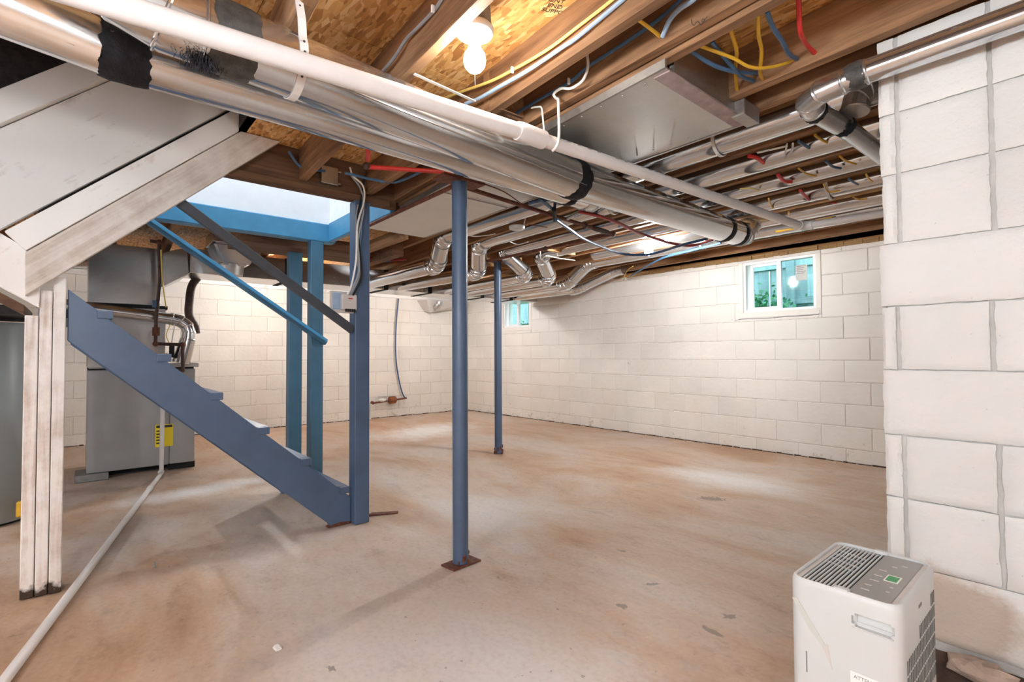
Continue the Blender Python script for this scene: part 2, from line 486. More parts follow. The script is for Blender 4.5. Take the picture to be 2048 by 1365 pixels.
# ------------------------------------------------------------------ mesh helpers
ORG = {}
class MB:
    sharp = 40
    def __init__(self):
        self.v, self.f, self.s = [], [], []
    def _add(self, vs, fs, smooth=False):
        n = len(self.v)
        self.v += [tuple(p) for p in vs]
        self.f += [tuple(i + n for i in f) for f in fs]
        self.s += [smooth] * len(fs)
        return self
    def box(self, x0, x1, y0, y1, z0, z1):
        return self._add([(x0, y0, z0), (x1, y0, z0), (x1, y1, z0), (x0, y1, z0), (x0, y0, z1), (x1, y0, z1), (x1, y1, z1), (x0, y1, z1)],
                         [(0, 3, 2, 1), (4, 5, 6, 7), (0, 1, 5, 4), (1, 2, 6, 5), (2, 3, 7, 6), (3, 0, 4, 7)])
    def hexa(self, p):   # eight corners, bottom ring then top ring
        return self._add(p, [(0, 3, 2, 1), (4, 5, 6, 7), (0, 1, 5, 4), (1, 2, 6, 5), (2, 3, 7, 6), (3, 0, 4, 7)])
    def prism(self, poly, axis, a, b):
        # polygon in the plane normal to axis, extruded from a to b
        def p3(q, t):
            return (t, q[0], q[1]) if axis == 'X' else (q[0], t, q[1]) if axis == 'Y' else (q[0], q[1], t)
        n = len(poly)
        vs = [p3(q, a) for q in poly] + [p3(q, b) for q in poly]
        fs = [tuple(range(n))[::-1], tuple(range(n, 2 * n))] + [(i, (i + 1) % n, n + (i + 1) % n, n + i) for i in range(n)]
        return self._add(vs, fs)
    def bar(self, a, b, w, h, up=(0, 0, 1)):
        a, b = Vector(a), Vector(b)
        d = (b - a).normalized()
        s = d.cross(Vector(up)).normalized()
        u = s.cross(d)
        q = []
        for c in (a, b):
            for i, j in ((-1, -1), (1, -1), (1, 1), (-1, 1)):
                q.append(c + s * (i * w / 2) + u * (j * h / 2))
        return self._add(q, [(0, 1, 2, 3)[::-1], (4, 5, 6, 7), (0, 1, 5, 4), (1, 2, 6, 5), (2, 3, 7, 6), (3, 0, 4, 7)])
    def tube(self, path, r, n=16, cap=True, flat=1.0):
        path = [Vector(p) for p in path]
        m = len(path)
        rs = r if isinstance(r, (list, tuple)) else [r] * m
        t0 = (path[1] - path[0]).normalized()
        ref = Vector((0, 0, 1)) if abs(t0.z) < 0.9 else Vector((1, 0, 0))
        nx = t0.cross(ref).normalized()
        vs, fs = [], []
        for i, p in enumerate(path):
            if i == 0:
                t = t0
            elif i == m - 1:
                t = (path[i] - path[i - 1]).normalized()
            else:
                t = ((path[i + 1] - path[i]).normalized() + (path[i] - path[i - 1]).normalized())
                t = t.normalized() if t.length > 1e-6 else t0
            nx = (nx - t * nx.dot(t)).normalized()
            ny = t.cross(nx)
            for k in range(n):
                a = 2 * math.pi * k / n
                vs.append(p + nx * (math.cos(a) * rs[i]) + ny * (math.sin(a) * rs[i] * flat))
        for i in range(m - 1):
            for k in range(n):
                a, b_ = i * n + k, i * n + (k + 1) % n
                fs.append((a, b_, b_ + n, a + n))
        self._add(vs, fs, True)
        if cap:
            e = len(self.v) - len(vs)
            self.f += [tuple(e + k for k in range(n))[::-1], tuple(e + (m - 1) * n + k for k in range(n))]
            self.s += [False, False]
        return self
    def lathe(self, prof, c, n=24, axis=(0, 0, 1)):
        ax = Vector(axis).normalized()
        x = ax.orthogonal().normalized()
        y = ax.cross(x)
        c = Vector(c)
        vs, fs = [], []
        for r, h in prof:
            for k in range(n):
                a = 2 * math.pi * k / n
                vs.append(c + ax * h + x * (r * math.cos(a)) + y * (r * math.sin(a)))
        for i in range(len(prof) - 1):
            for k in range(n):
                a, b_ = i * n + k, i * n + (k + 1) % n
                fs.append((a, b_, b_ + n, a + n))
        self._add(vs, fs, True)
        e = len(self.v) - len(vs)
        self.f += [tuple(e + k for k in range(n))[::-1], tuple(e + (len(prof) - 1) * n + k for k in range(n))]
        self.s += [False, False]
        return self
    def ball(self, c, r, seg=16, rings=10, sq=(1, 1, 1), jitter=0.0, seed=0):
        rn = random.Random(seed)
        vs, fs = [], []
        for i in range(rings + 1):
            th = math.pi * i / rings
            for k in range(seg):
                ph = 2 * math.pi * k / seg
                rr = r * (1 + jitter * (rn.random() - 0.5))
                vs.append((c[0] + rr * sq[0] * math.sin(th) * math.cos(ph), c[1] + rr * sq[1] * math.sin(th) * math.sin(ph), c[2] + rr * sq[2] * math.cos(th)))
        for i in range(rings):
            for k in range(seg):
                a, b_ = i * seg + k, i * seg + (k + 1) % seg
                fs.append((a, a + seg, b_ + seg, b_))
        return self._add(vs, fs, jitter == 0)
    def mesh(self, name, off=(0, 0, 0), bevel=0.0, seg=1):
        me = bpy.data.meshes.new(name)
        o = Vector(off)
        me.from_pydata([Vector(p) - o for p in self.v], [], self.f)
        bm = bmesh.new()
        bm.from_mesh(me)
        for f_, s in zip(bm.faces, self.s):
            f_.smooth = s
        bmesh.ops.recalc_face_normals(bm, faces=bm.faces[:])
        if bevel:
            bmesh.ops.bevel(bm, geom=bm.edges[:], offset=bevel, segments=seg, affect='EDGES', clamp_overlap=True)
        bm.to_mesh(me)
        bm.free()
        if any(self.s):
            me.set_sharp_from_angle(angle=math.radians(self.sharp))
        return me
    def build(self, name, mat, parent=None, bevel=0.0, seg=1, org=None, label=None):
        if parent is not None:
            org = ORG[parent.name]
        elif org is None:
            xs, ys, zs = zip(*self.v)
            org = ((min(xs) + max(xs)) / 2, (min(ys) + max(ys)) / 2, min(zs))
        me = self.mesh(name, org, bevel, seg)
        me.materials.append(mat)
        o = bpy.data.objects.new(name, me)
        COL.objects.link(o)
        ORG[o.name] = org
        if parent is not None:
            o.parent = parent
        else:
            o.location = org
        if label:
            o['label'] = label
        return o

def tag(o, label, cat, group=None, kind=None):
    o['label'] = label
    if cat:
        o['category'] = cat
    if group:
        o['group'] = group
    if kind:
        o['kind'] = kind
    return o

def thing(name, label, cat, loc, group=None, kind=None):
    o = bpy.data.objects.new(name, None)
    o.empty_display_size = 0.05
    o.location = loc
    COL.objects.link(o)
    ORG[o.name] = tuple(loc)
    return tag(o, label, cat, group, kind)

def struct(name, label, loc=(0, 0, 0)):
    o = bpy.data.objects.new(name, None)
    o.location = loc
    COL.objects.link(o)
    ORG[o.name] = tuple(loc)
    o['kind'] = 'structure'
    o['label'] = label
    return o

def spline(pts, n=6):
    # Catmull-Rom through the points
    p = [Vector(q) for q in pts]
    if len(p) < 3:
        return p
    p = [p[0] * 2 - p[1]] + p + [p[-1] * 2 - p[-2]]
    out = []
    for i in range(1, len(p) - 2):
        for k in range(n):
            t = k / n
            a, b_, c, d = p[i - 1], p[i], p[i + 1], p[i + 2]
            out.append(0.5 * ((2 * b_) + (c - a) * t + (2 * a - 5 * b_ + 4 * c - d) * t * t + (3 * b_ - a - 3 * c + d) * t ** 3))
    out.append(p[-2])
    return out

def cable(name, pts, r, mat, label, cat='cable', group=None, flat=1.0):
    o = MB().tube(spline(pts), r, 8, True, flat).build(name, mat)
    return tag(o, label, cat, group)

def elbow_path(a, corner, b, r_bend, n=10):
    # polyline a -> rounded corner -> b ; returns full list and the arc slice
    a, c, b = Vector(a), Vector(corner), Vector(b)
    d1, d2 = (a - c).normalized(), (b - c).normalized()
    p1, p2 = c + d1 * r_bend, c + d2 * r_bend
    arc = []
    for i in range(n + 1):
        t = i / n
        arc.append(p1 * (1 - t) ** 2 + c * 2 * t * (1 - t) + p2 * t * t)
    return arc

def elbow(arc, r, gores=4, n=22):
    # adjustable sheet-metal elbow with raised seams between its gores
    m = MB()
    arc = [Vector(p) for p in arc]
    cum = [0.0]
    for a, b_ in zip(arc[:-1], arc[1:]):
        cum.append(cum[-1] + (b_ - a).length)
    pts = []
    for g in range(gores + 1):
        t = cum[-1] * g / gores
        i = min(max(k for k in range(len(cum)) if cum[k] <= t + 1e-9), len(arc) - 2)
        u = (t - cum[i]) / max(1e-9, cum[i + 1] - cum[i])
        pts.append(arc[i].lerp(arc[i + 1], u))
    pts[0], pts[-1] = arc[0], arc[-1]
    arc = pts
    L = len(arc)
    m.tube(arc, r, n)
    for g in range(gores + 1):
        i = min(L - 1, round(g * (L - 1) / gores))
        j = i + 1 if i < L - 1 else i - 1
        d = (Vector(arc[j]) - Vector(arc[i])).normalized() * 0.005
        c = Vector(arc[i])
        m.tube([c - d, c - d * 0.3, c + d * 0.3, c + d], [r * 1.01, r * 1.07, r * 1.07, r * 1.01], n)
    m.sharp = 17
    return m

def ring(a, d, r, wdt, thick=0.003, n=20):
    # band around a pipe at point a along direction d
    a, d = Vector(a), Vector(d).normalized()
    return MB().tube([a - d * wdt / 2, a + d * wdt / 2], r + thick, n)

def text_mesh(body, size, extrude, name, mat, parent, matrix):
    cu = bpy.data.curves.new(name + '_c', 'FONT')
    cu.body = body
    cu.size = size
    cu.extrude = extrude
    cu.align_x = 'CENTER'
    tmp = bpy.data.objects.new(name + '_tmp', cu)
    COL.objects.link(tmp)
    dg = bpy.context.evaluated_depsgraph_get()
    dg.update()
    me = bpy.data.meshes.new_from_object(tmp.evaluated_get(dg))
    bpy.data.objects.remove(tmp)
    org = Vector(ORG[parent.name])
    me.transform(Matrix.Translation(-org) @ matrix)
    me.materials.clear()
    me.materials.append(mat)
    o = bpy.data.objects.new(name, me)
    COL.objects.link(o)
    o.parent = parent
    ORG[o.name] = tuple(org)
    return o

def frame_matrix(origin, right, up):
    r, u = Vector(right).normalized(), Vector(up).normalized()
    nrm = r.cross(u)
    return Matrix(((r.x, u.x, nrm.x, origin[0]), (r.y, u.y, nrm.y, origin[1]), (r.z, u.z, nrm.z, origin[2]), (0, 0, 0, 1)))

# ------------------------------------------------------------------ the room
YB, XL = 5.285, -7.45        # window wall, furnace wall
XR, YF = 2.2, -3.2           # unseen walls beside and behind the camera
YP = 1.90                    # near partition face
ZJ, ZO = 1.98, 2.155         # joist undersides, subfloor underside

def floor():
    m = MB()
    nx, ny = 90, 80
    x0, x1, y0, y1 = XL - 0.2, XR + 0.1, YF - 0.1, YB + 0.2
    vs, fs = [], []
    for j in range(ny + 1):
        for i in range(nx + 1):
            x, y = x0 + (x1 - x0) * i / nx, y0 + (y1 - y0) * j / ny
            vs.append((x, y, 0.004 * noise.noise((x * 0.9, y * 0.9, 0.0)) - 0.002))
    for j in range(ny):
        for i in range(nx):
            a = j * (nx + 1) + i
            fs.append((a, a + 1, a + nx + 2, a + nx + 1))
    m._add(vs, fs, True)
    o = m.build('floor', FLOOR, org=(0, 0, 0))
    o['kind'] = 'structure'
    o['label'] = 'stained tan and brown concrete basement floor'
floor()

BLOCK_MESH = {}
def block_mesh(l, h, d, axis, mat, bev):
    key = (round(l, 3), round(h, 3), axis, mat.name)
    if key not in BLOCK_MESH:
        m = MB()
        if axis == 'X':     # face looks to -Y, block lies behind y = 0
            m.box(-l / 2, l / 2, 0, d, -h / 2, h / 2)
        else:               # face looks to +X, block lies behind x = 0
            m.box(-d, 0, -l / 2, l / 2, -h / 2, h / 2)
        me = m.mesh('block', (0, 0, 0), min(bev, h * 0.3, l * 0.3))
        me.materials.append(mat)
        BLOCK_MESH[key] = me
    return BLOCK_MESH[key]

def put_block(parent, axis, a0, a1, z0, z1, face, mat, gap, bev, jit):
    l, h = a1 - a0 - gap * 0.5, z1 - z0 - gap
    if l < 0.02 or h < 0.02:
        return
    me = block_mesh(l, h, 0.08, axis, mat, bev)
    o = bpy.data.objects.new('block', me)
    j = random.uniform(-jit, jit)
    c, zc = (a0 + a1) / 2, (z0 + z1) / 2
    o.location = (c, face + j, zc) if axis == 'X' else (face + j, c, zc)
    COL.objects.link(o)
    o.parent = parent

def block_wall(parent, axis, a0, a1, face, zlines, mat, holes=(), gap=0.007, bev=0.004, jit=0.0012, phase=0.0, length=0.4):
    for k in range(len(zlines) - 1):
        z0, z1 = zlines[k], zlines[k + 1]
        st = a0 - 1.0 + phase + (length / 2 if k % 2 else 0)
        n = int((a1 - st) / length) + 2
        for i in range(n):
            b0, b1 = max(a0, st + i * length), min(a1, st + (i + 1) * length)
            if b1 - b0 < 0.03:
                continue
            segs = [(b0, b1, z0, z1)]
            for (h0, h1, hz0, hz1) in holes:
                out = []
                for (s0, s1, t0, t1) in segs:
                    if s1 <= h0 or s0 >= h1 or t1 <= hz0 or t0 >= hz1:
                        out.append((s0, s1, t0, t1))
                        continue
                    if s0 < h0:
                        out.append((s0, h0, t0, t1))
                    if s1 > h1:
                        out.append((h1, s1, t0, t1))
                    m0, m1 = max(s0, h0), min(s1, h1)
                    if t0 < hz0 - 0.02:
                        out.append((m0, m1, t0, hz0))
                    if t1 > hz1 + 0.02:
                        out.append((m0, m1, hz1, t1))
                segs = out
            for sg in segs:
                put_block(parent, axis, *sg, face, mat, gap, bev, jit)

ZC = [0.0, 0.125] + [0.125 + 0.2 * k for k in range(1, 10)] + [1.98]
W1 = (-2.475, -1.695, 1.36, 1.985)
W2 = (-6.42, -5.70, 1.37, 1.93)

# window wall
wb = struct('wall_back', 'white painted concrete block wall with two small windows', (-3, YB, 0))
m = MB()
xs = [XL - 0.2, W2[0], W2[1], W1[0], W1[1], XR + 0.2]
for (a, b_) in ((xs[0], xs[1]), (xs[2], xs[3]), (xs[4], xs[5])):
    m.box(a, b_, YB + 0.005, YB + 0.22, 0, 1.98)
m.box(xs[1], xs[2], YB + 0.005, YB + 0.22, 0, W2[2])
m.box(xs[1], xs[2], YB + 0.005, YB + 0.22, W2[3], 1.98)
m.box(xs[3], xs[4], YB + 0.005, YB + 0.22, 0, W1[2])
m.box(XL - 0.2, XR + 0.2, YB + 0.06, YB + 0.22, 1.98, 2.3)
m.build('mortar', MORTAR, wb)
block_wall(wb, 'X', XL, 0.2, YB, ZC, BLK, (W1, W2), phase=0.13)

# furnace wall
wl = struct('wall_left', 'white painted concrete block wall behind the furnace', (XL, 2, 0))
m = MB().box(XL - 0.2, XL - 0.005, YF - 0.2, YB + 0.2, 0, 2.3)
m.build('mortar', MORTAR, wl)
block_wall(wl, 'Y', -0.9, YB, XL, ZC, BLK, phase=0.05)
MB().box(XL, XL + 0.06, -1.5, YB - 0.01, 1.915, 1.975).build('sill_board', WHITEW, wl, 0.004)
MB().box(XL, XL + 0.10, -1.5, YB - 0.01, 1.98, 2.06).build('sill_board', WHITEW, wl, 0.004)

# crumbs of dirt and flaked paint along the foot of both walls
rn = random.Random(17)
for par, ax in ((wb, 'X'), (wl, 'Y')):
    m = MB()
    t = -7.4 if ax == 'X' else -0.8
    while t < (-0.3 if ax == 'X' else 5.2):
        l, h, d = rn.uniform(0.03, 0.12), rn.uniform(0.002, 0.012), rn.uniform(0.004, 0.014)
        if ax == 'X':
            m.box(t, t + l, YB - d, YB, -0.002, h)
        else:
            m.box(XL, XL + d, t, t + l, -0.002, h)
        t += l + rn.uniform(0, 0.02)
    o = m.build('dirt_line', RUBBLED, par)
    o['kind'] = 'stuff'

# near partition at the right
wr = struct('wall_right', 'near white painted block wall at the right edge', (0.8, YP, 0))
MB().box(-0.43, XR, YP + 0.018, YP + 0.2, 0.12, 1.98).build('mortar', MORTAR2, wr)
def rough_block(l, h, d, mat, seed):
    # hand-painted block: uneven face, soft irregular arrises
    nx, nz = max(4, int(l / 0.014)), 15
    vs, fs = [], []
    for j in range(nz + 1):
        for i in range(nx + 1):
            u, v = i / nx, j / nz
            x, z = (u - 0.5) * l, (v - 0.5) * h
            eu = 1 - min(u, 1 - u) * l / 0.012
            ev = 1 - min(v, 1 - v) * h / 0.010
            e = max(0, eu) ** 2 + max(0, ev) ** 2
            q = (x * 30 + seed * 7.1, z * 30, seed)
            jx, jz = noise.noise((q[0] * 1.3, q[1] * 1.3, 3.3 + seed)), noise.noise((q[0] * 1.3, q[1] * 1.3, 9.1 + seed))
            k = 0.0035 if (i in (0, nx) or j in (0, nz)) else 0.0
            y = 0.009 * min(1, e) + 0.0016 * noise.noise((x * 14, z * 14, seed)) + 0.0011 * noise.noise((x * 55, z * 55, seed))
            vs.append((x + k * jx, y, z + k * jz * 0.6))
    w = nx + 1
    for j in range(nz):
        for i in range(nx):
            a = j * w + i
            fs.append((a, a + 1, a + w + 1, a + w))
    per = [i for i in range(w)] + [j * w + nx for j in range(1, nz + 1)] + [nz * w + i for i in range(nx - 1, -1, -1)] + [j * w for j in range(nz - 1, 0, -1)]
    b0 = len(vs)
    vs += [(vs[i][0], d, vs[i][2]) for i in per]
    n = len(per)
    for k in range(n):
        fs.append((per[(k + 1) % n], per[k], b0 + k, b0 + (k + 1) % n))
    m = MB()
    m._add(vs, fs, True)
    me = m.mesh('block')
    me.materials.append(mat)
    return me
zp = [0.155, 0.355, 0.555, 0.745, 0.945, 1.14, 1.335, 1.55, 1.74, 1.98]
for k in range(len(zp) - 1):
    z0, z1 = zp[k], zp[k + 1]
    if k in (0, 3, 5):
        cuts = [-0.447, 0.02, 0.42, 0.82, 1.22, 1.62, XR]
        if k == 0:
            cuts = [-0.447, -0.05, 0.35, 0.75, 1.15, 1.55, XR]
    else:
        e = random.uniform(-0.006, 0.006)
        cuts = [-0.447 + random.uniform(-0.006, 0.008), -0.397 + e, -0.187 + e, 0.02, 0.42, 0.82, 1.22, 1.62, XR]
    for a, b_ in zip(cuts[:-1], cuts[1:]):
        dx = 0.012 if b_ - a < 0.3 else 0.004
        h = z1 - z0
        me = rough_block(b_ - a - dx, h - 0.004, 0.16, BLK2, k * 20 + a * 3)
        o = bpy.data.objects.new('block', me)
        o.location = ((a + b_) / 2, YP + random.uniform(-0.003, 0.003), (z0 + z1) / 2)
        COL.objects.link(o)
        o.parent = wr
        o.location -= Vector((0.8, YP, 0))
for o in list(wb.children) + list(wl.children):
    if o.name.startswith('block'):
        o.location -= Vector(ORG[o.parent.name])

# walls the picture does not show, closing the room
o = MB().box(XL - 0.2, XR + 0.2, YF - 0.2, YF, 0, 2.3).build('wall_front', BLK); o['kind'] = 'structure'; o['label'] = 'white block wall behind the viewer'
o = MB().box(XR, XR + 0.2, YF, YB, 0, 2.3).build('wall_side', BLK); o['kind'] = 'structure'; o['label'] = 'white block wall beside the viewer'

# ------------------------------------------------------------------ ceiling: subfloor, joists, headers
ce = struct('ceiling', 'exposed wooden floor joists under a strand board subfloor', (-2, 1, ZJ))
def osb(x0, x1, y0, y1):
    cutx = [x for x in (-6.62, -4.18, -1.74, 0.70) if x0 < x < x1]
    cuty = [y for y in (-2.0, -0.78, 0.44, 1.66, 2.88, 4.10) if y0 < y < y1]
    xs, ys = [x0] + cutx + [x1], [y0] + cuty + [y1]
    for i in range(len(xs) - 1):
        for j in range(len(ys) - 1):
            MB().box(xs[i] + 0.0015, xs[i + 1] - 0.0015, ys[j] + 0.0015, ys[j + 1] - 0.0015, ZO, ZO + 0.018).build('osb_panel', OSB, ce)
osb(-2.9, -2.1, 0.60, YB + 0.05)
osb(-2.1, XR, 0.44, YB + 0.05)
osb(-2.1, XR, YF, 0.44)
osb(XL, -4.05, YF, YB + 0.05)
osb(-4.05, -2.9, 1.56, YB + 0.05)
osb(-4.05, -2.1, YF, -1.6)
m = MB()
for (x0, x1, y0, y1) in ((-2.86, -2.10, 0.62, YB + 0.2), (-2.10, XR + 0.2, 0.47, YB + 0.2), (-2.10, XR + 0.2, YF - 0.2, 0.47), (XL - 0.2, -4.03, YF - 0.2, YB + 0.2), (-4.03, -2.86, 1.57, YB + 0.2), (-4.03, -2.10, YF - 0.2, -1.6)):
    m.box(x0, x1, y0, y1, ZO + 0.0185, ZO + 0.05)
m.build('leak_cover_deck', FRESH, ce)  # unseen cover added to stop sky light leaking through panel seams

JS = 0.055
def joist(y0, xa, xb, wdt=0.042, z0=ZJ, z1=ZO, mat=None):
    ya, yb = y0 - JS * (xa + 1.0), y0 - JS * (xb + 1.0)
    p = []
    for z in (z0, z1):
        p += [(xa, ya, z), (xb, yb, z), (xb, yb + wdt, z), (xa, ya + wdt, z)]
    MB().hexa(p).build('joist', mat or JOIST, ce, 0.003)
def jy(y0, x):
    return y0 - JS * (x + 1.0)
for y0 in (-2.76, -2.36, -1.96):
    joist(y0, XL + 0.1, XR)
for y0 in (-1.56, -1.16, -0.76, -0.36, 0.03, 0.43):
    joist(y0, -2.1, XR)
for y0 in (0.815, 1.21):
    joist(y0, -2.9, XR)
for y0 in (-1.56, -1.16, -0.76, -0.36, 0.03, 0.43, 0.815, 1.21):
    joist(y0 - 0.1, XL + 0.1, -4.06)
joist(1.40, -2.95, XR)
joist(1.449, -2.95, XR, z0=1.965)
joist(1.40, XL + 0.1, -4.06)
joist(1.89, -0.93, XR, 0.045)
for y0 in (2.06, 2.45, 2.83, 3.20, 3.61, 4.02, 4.42):
    joist(y0, XL + 0.1, XR)
joist(4.80, -7.0, XR)
# stairwell framing, plus near-black boards added to keep the void dark
MB().box(-2.945, -2.902, -1.6, 1.52, 1.925, 2.20).build('header_beam', BEAMY, ce, 0.003)
MB().box(-2.900, -2.870, 0.44, 1.46, 1.925, 1.96).build('nailer', BEAMY, ce, 0.002)
MB().box(-2.14, -2.10, -1.6, 0.62, 1.98, 2.155).build('header_beam', BEAMY, ce, 0.003)
MB().box(-2.9, -2.10, 0.60, 0.64, 2.155, 2.7).build('void_shade_board', DARKW, ce)
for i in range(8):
    MB().box(-2.95, -2.10, -1.6 + i * 0.3, -1.605 + (i + 1) * 0.3, 2.62, 2.65).build('void_shade_board', DARKW, ce)
MB().box(-2.12, -2.10, -1.6, 0.62, 2.155, 2.65).build('void_shade_board', DARKW, ce)
MB().prism([(-1.6, 0.80), (-1.2, 0.80), (0.0, 1.90), (0.435, 2.30), (0.60, 2.31), (0.60, 2.66), (-1.6, 2.66)], 'X', -2.90, -2.874).build('void_shade_board', DARKW, ce)  # added to screen the lit shaft off from the void
MB().box(-2.9, -2.10, -1.64, -1.6, 1.98, 2.65).build('void_shade_board', DARKW, ce)
# blocking between joists
MB().box(-2.50, -2.46, 2.07, 2.45, 1.99, 2.155).build('blocking', JOIST, ce, 0.003)
MB().box(-3.35, -3.31, 3.28, 3.66, 1.96, 2.155).build('blocking', FRESH, ce, 0.003)
MB().box(-4.20, -4.16, 3.22, 3.72, 1.93, 2.1).build('blocking', FRESH, ce, 0.003)
MB().box(-1.62, -1.58, 1.24, 1.43, 1.99, 2.155).build('blocking', JOIST, ce, 0.003)
# sill plate along the window wall
MB().box(-7.3, XR, 5.272, 5.42, 1.981, 2.022).build('sill_plate', SILLW, ce, 0.004)
MB().box(-7.3, XR, 5.345, 5.42, 2.022, 2.155).build('rim_joist', DARKW, ce)  # dark colour stands in for the shaded gap above the sill
# ragged insulation edge squeezed out along the sill
m = MB()
rn = random.Random(3)
x = -4.1
while x < -0.9:
    l = rn.uniform(0.05, 0.16)
    d = rn.uniform(0.0, 0.012)
    m.box(x, x + l * 0.97, 5.268 - d, 5.290, 1.972 - rn.uniform(0, 0.012), 1.998 + rn.uniform(0, 0.012))
    x += l
o = m.build('insulation_edge', SILLW, ce, 0.003)
o['kind'] = 'stuff'
# printed lettering on the strand board
for k, tx in enumerate(('EMENT', 'END', 'SUPPORT')):
    org = Vector((-1.144, 1.161, 2.154)) + Vector((-0.012, 0.020, 0)) * k * 1.3
    text_mesh(tx, 0.026, 0.0003, 'printed_lettering', INK, ce, frame_matrix(org, (0.42, 0.90, 0), (0.90, -0.42, 0)))
# pencil scribble on the doubled joist
pts = [(-0.774, 1.378, 1.999), (-0.773, 1.378, 1.987), (-0.766, 1.378, 1.976), (-0.761, 1.378, 1.982), (-0.753, 1.378, 1.982), (-0.749, 1.378, 1.975), (-0.746, 1.378, 1.968), (-0.738, 1.378, 1.97), (-0.733, 1.378, 1.976), (-0.739, 1.378, 1.982), (-0.742, 1.378, 1.975), (-0.735, 1.378, 1.975), (-0.724, 1.378, 1.982)]
MB().tube(spline(pts, 4), 0.0011, 5).build('pencil_scribble', INK, ce)

# blue rim of the stairwell opening and the plastered shaft above it
o = MB().box(-4.10, -4.00, -1.6, 1.56, 1.90, 2.045).build('trim_1', BLUEH, None, 0.006); o['kind'] = 'structure'; o['label'] = 'bright blue painted beam along the stairwell opening'
o = MB().box(-4.00, -2.95, 1.500, 1.545, 1.905, 2.055).build('trim_2', BLUEH, None, 0.006); o['kind'] = 'structure'; o['label'] = 'short light blue beam across the end of the stairwell'
m = MB()
m.box(-4.16, -4.02, -1.7, 1.7, 2.045, 3.6)
m.box(-4.02, -2.90, 1.52, 1.562, 2.056, 3.6)
m.box(-2.945, -2.86, 0.60, 1.562, 2.175, 3.6)
m.box(-2.945, -2.86, -1.7, 0.60, 2.66, 3.6)
m.box(-4.16, -2.86, -1.74, -1.6, 2.0, 3.6)
m.box(-4.2, -2.8, -1.8, 1.75, 3.6, 3.65)
o = m.build('wall_stairwell', DRYWALL); o['kind'] = 'structure'; o['label'] = 'white plastered stairwell walls seen through the ceiling opening'

# ------------------------------------------------------------------ windows and what lies outside
def window(n, x0, x1, z0, z1, split, label):
    r = struct('window_%d' % n, label, ((x0 + x1) / 2, YB, z0))
    y = YB
    def ringbox(a0, a1, b0, b1, t, ya, yb, name, mat, tb=None, bev=0.003):
        tb = tb or t
        MB().box(a0, a1, ya, yb, b1 - t, b1).build(name, mat, r, bev)
        MB().box(a0, a1, ya, yb, b0, b0 + tb).build(name, mat, r, bev)
        MB().box(a0, a0 + t, ya, yb, b0 + tb, b1 - t).build(name, mat, r, bev)
        MB().box(a1 - t, a1, ya, yb, b0 + tb, b1 - t).build(name, mat, r, bev)
    ringbox(x0, x1, z0, z1, 0.045, y - 0.004, y + 0.2, 'surround', BLK, 0.055)
    a0, a1, b0, b1 = x0 + 0.045, x1 - 0.045, z0 + 0.055, z1 - 0.045
    ringbox(a0, a1, b0, b1, 0.026, y + 0.008, y + 0.085, 'frame', VINYL)
    mid = a0 + (a1 - a0) * split
    # sliding sash at the left, fixed pane at the right
    s0, s1, t0, t1 = a0 + 0.026, mid + 0.022, b0 + 0.026, b1 - 0.026
    ringbox(s0 + 0.035, s1, t0, t1, 0.028, y + 0.045, y + 0.068, 'sash', VINYL)
    MB().box(s0 + 0.063, s1 - 0.028, y + 0.055, y + 0.059, t0 + 0.028, t1 - 0.028).build('pane', GLASS, r)
    MB().box(mid - 0.014, mid + 0.03, y + 0.012, y + 0.044, t0, t1).build('meeting_rail', VINYL, r, 0.003)
    MB().box(mid + 0.03, a1 - 0.026, y + 0.028, y + 0.032, t0, t1).build('pane', GLASS, r)
    return r, mid, a1, t0, t1, y
w1, mid, a1, t0, t1, y = window(1, *W1, 0.50, 'small white sliding basement window showing a teal fence')
MB().box(-1.925, -1.822, y + 0.0255, y + 0.0275, 1.70, 1.85).build('paper_sticker', PAPER, w1)
for k in range(5):
    MB().box(-1.915, -1.835 - 0.012 * (k % 3), y + 0.0245, y + 0.0256, 1.835 - k * 0.017, 1.841 - k * 0.017).build('printed_line', INKG, w1)
MB().box(-2.19, -2.18, y + 0.057, y + 0.062, 1.47, 1.83).build('sash_chain', VINYL, w1)
w2 = window(2, *W2, 0.52, 'small bright white window far off in the room corner')[0]
# hairline cracked sill under the near window
MB().tube(spline([(-2.52, YB - 0.001, 1.345), (-2.42, YB - 0.002, 1.352), (-2.2, YB - 0.002, 1.347), (-2.0, YB - 0.002, 1.353), (-1.74, YB - 0.002, 1.356), (-1.71, YB - 0.002, 1.40)], 5), 0.003, 5).build('crack', INKG, w1)

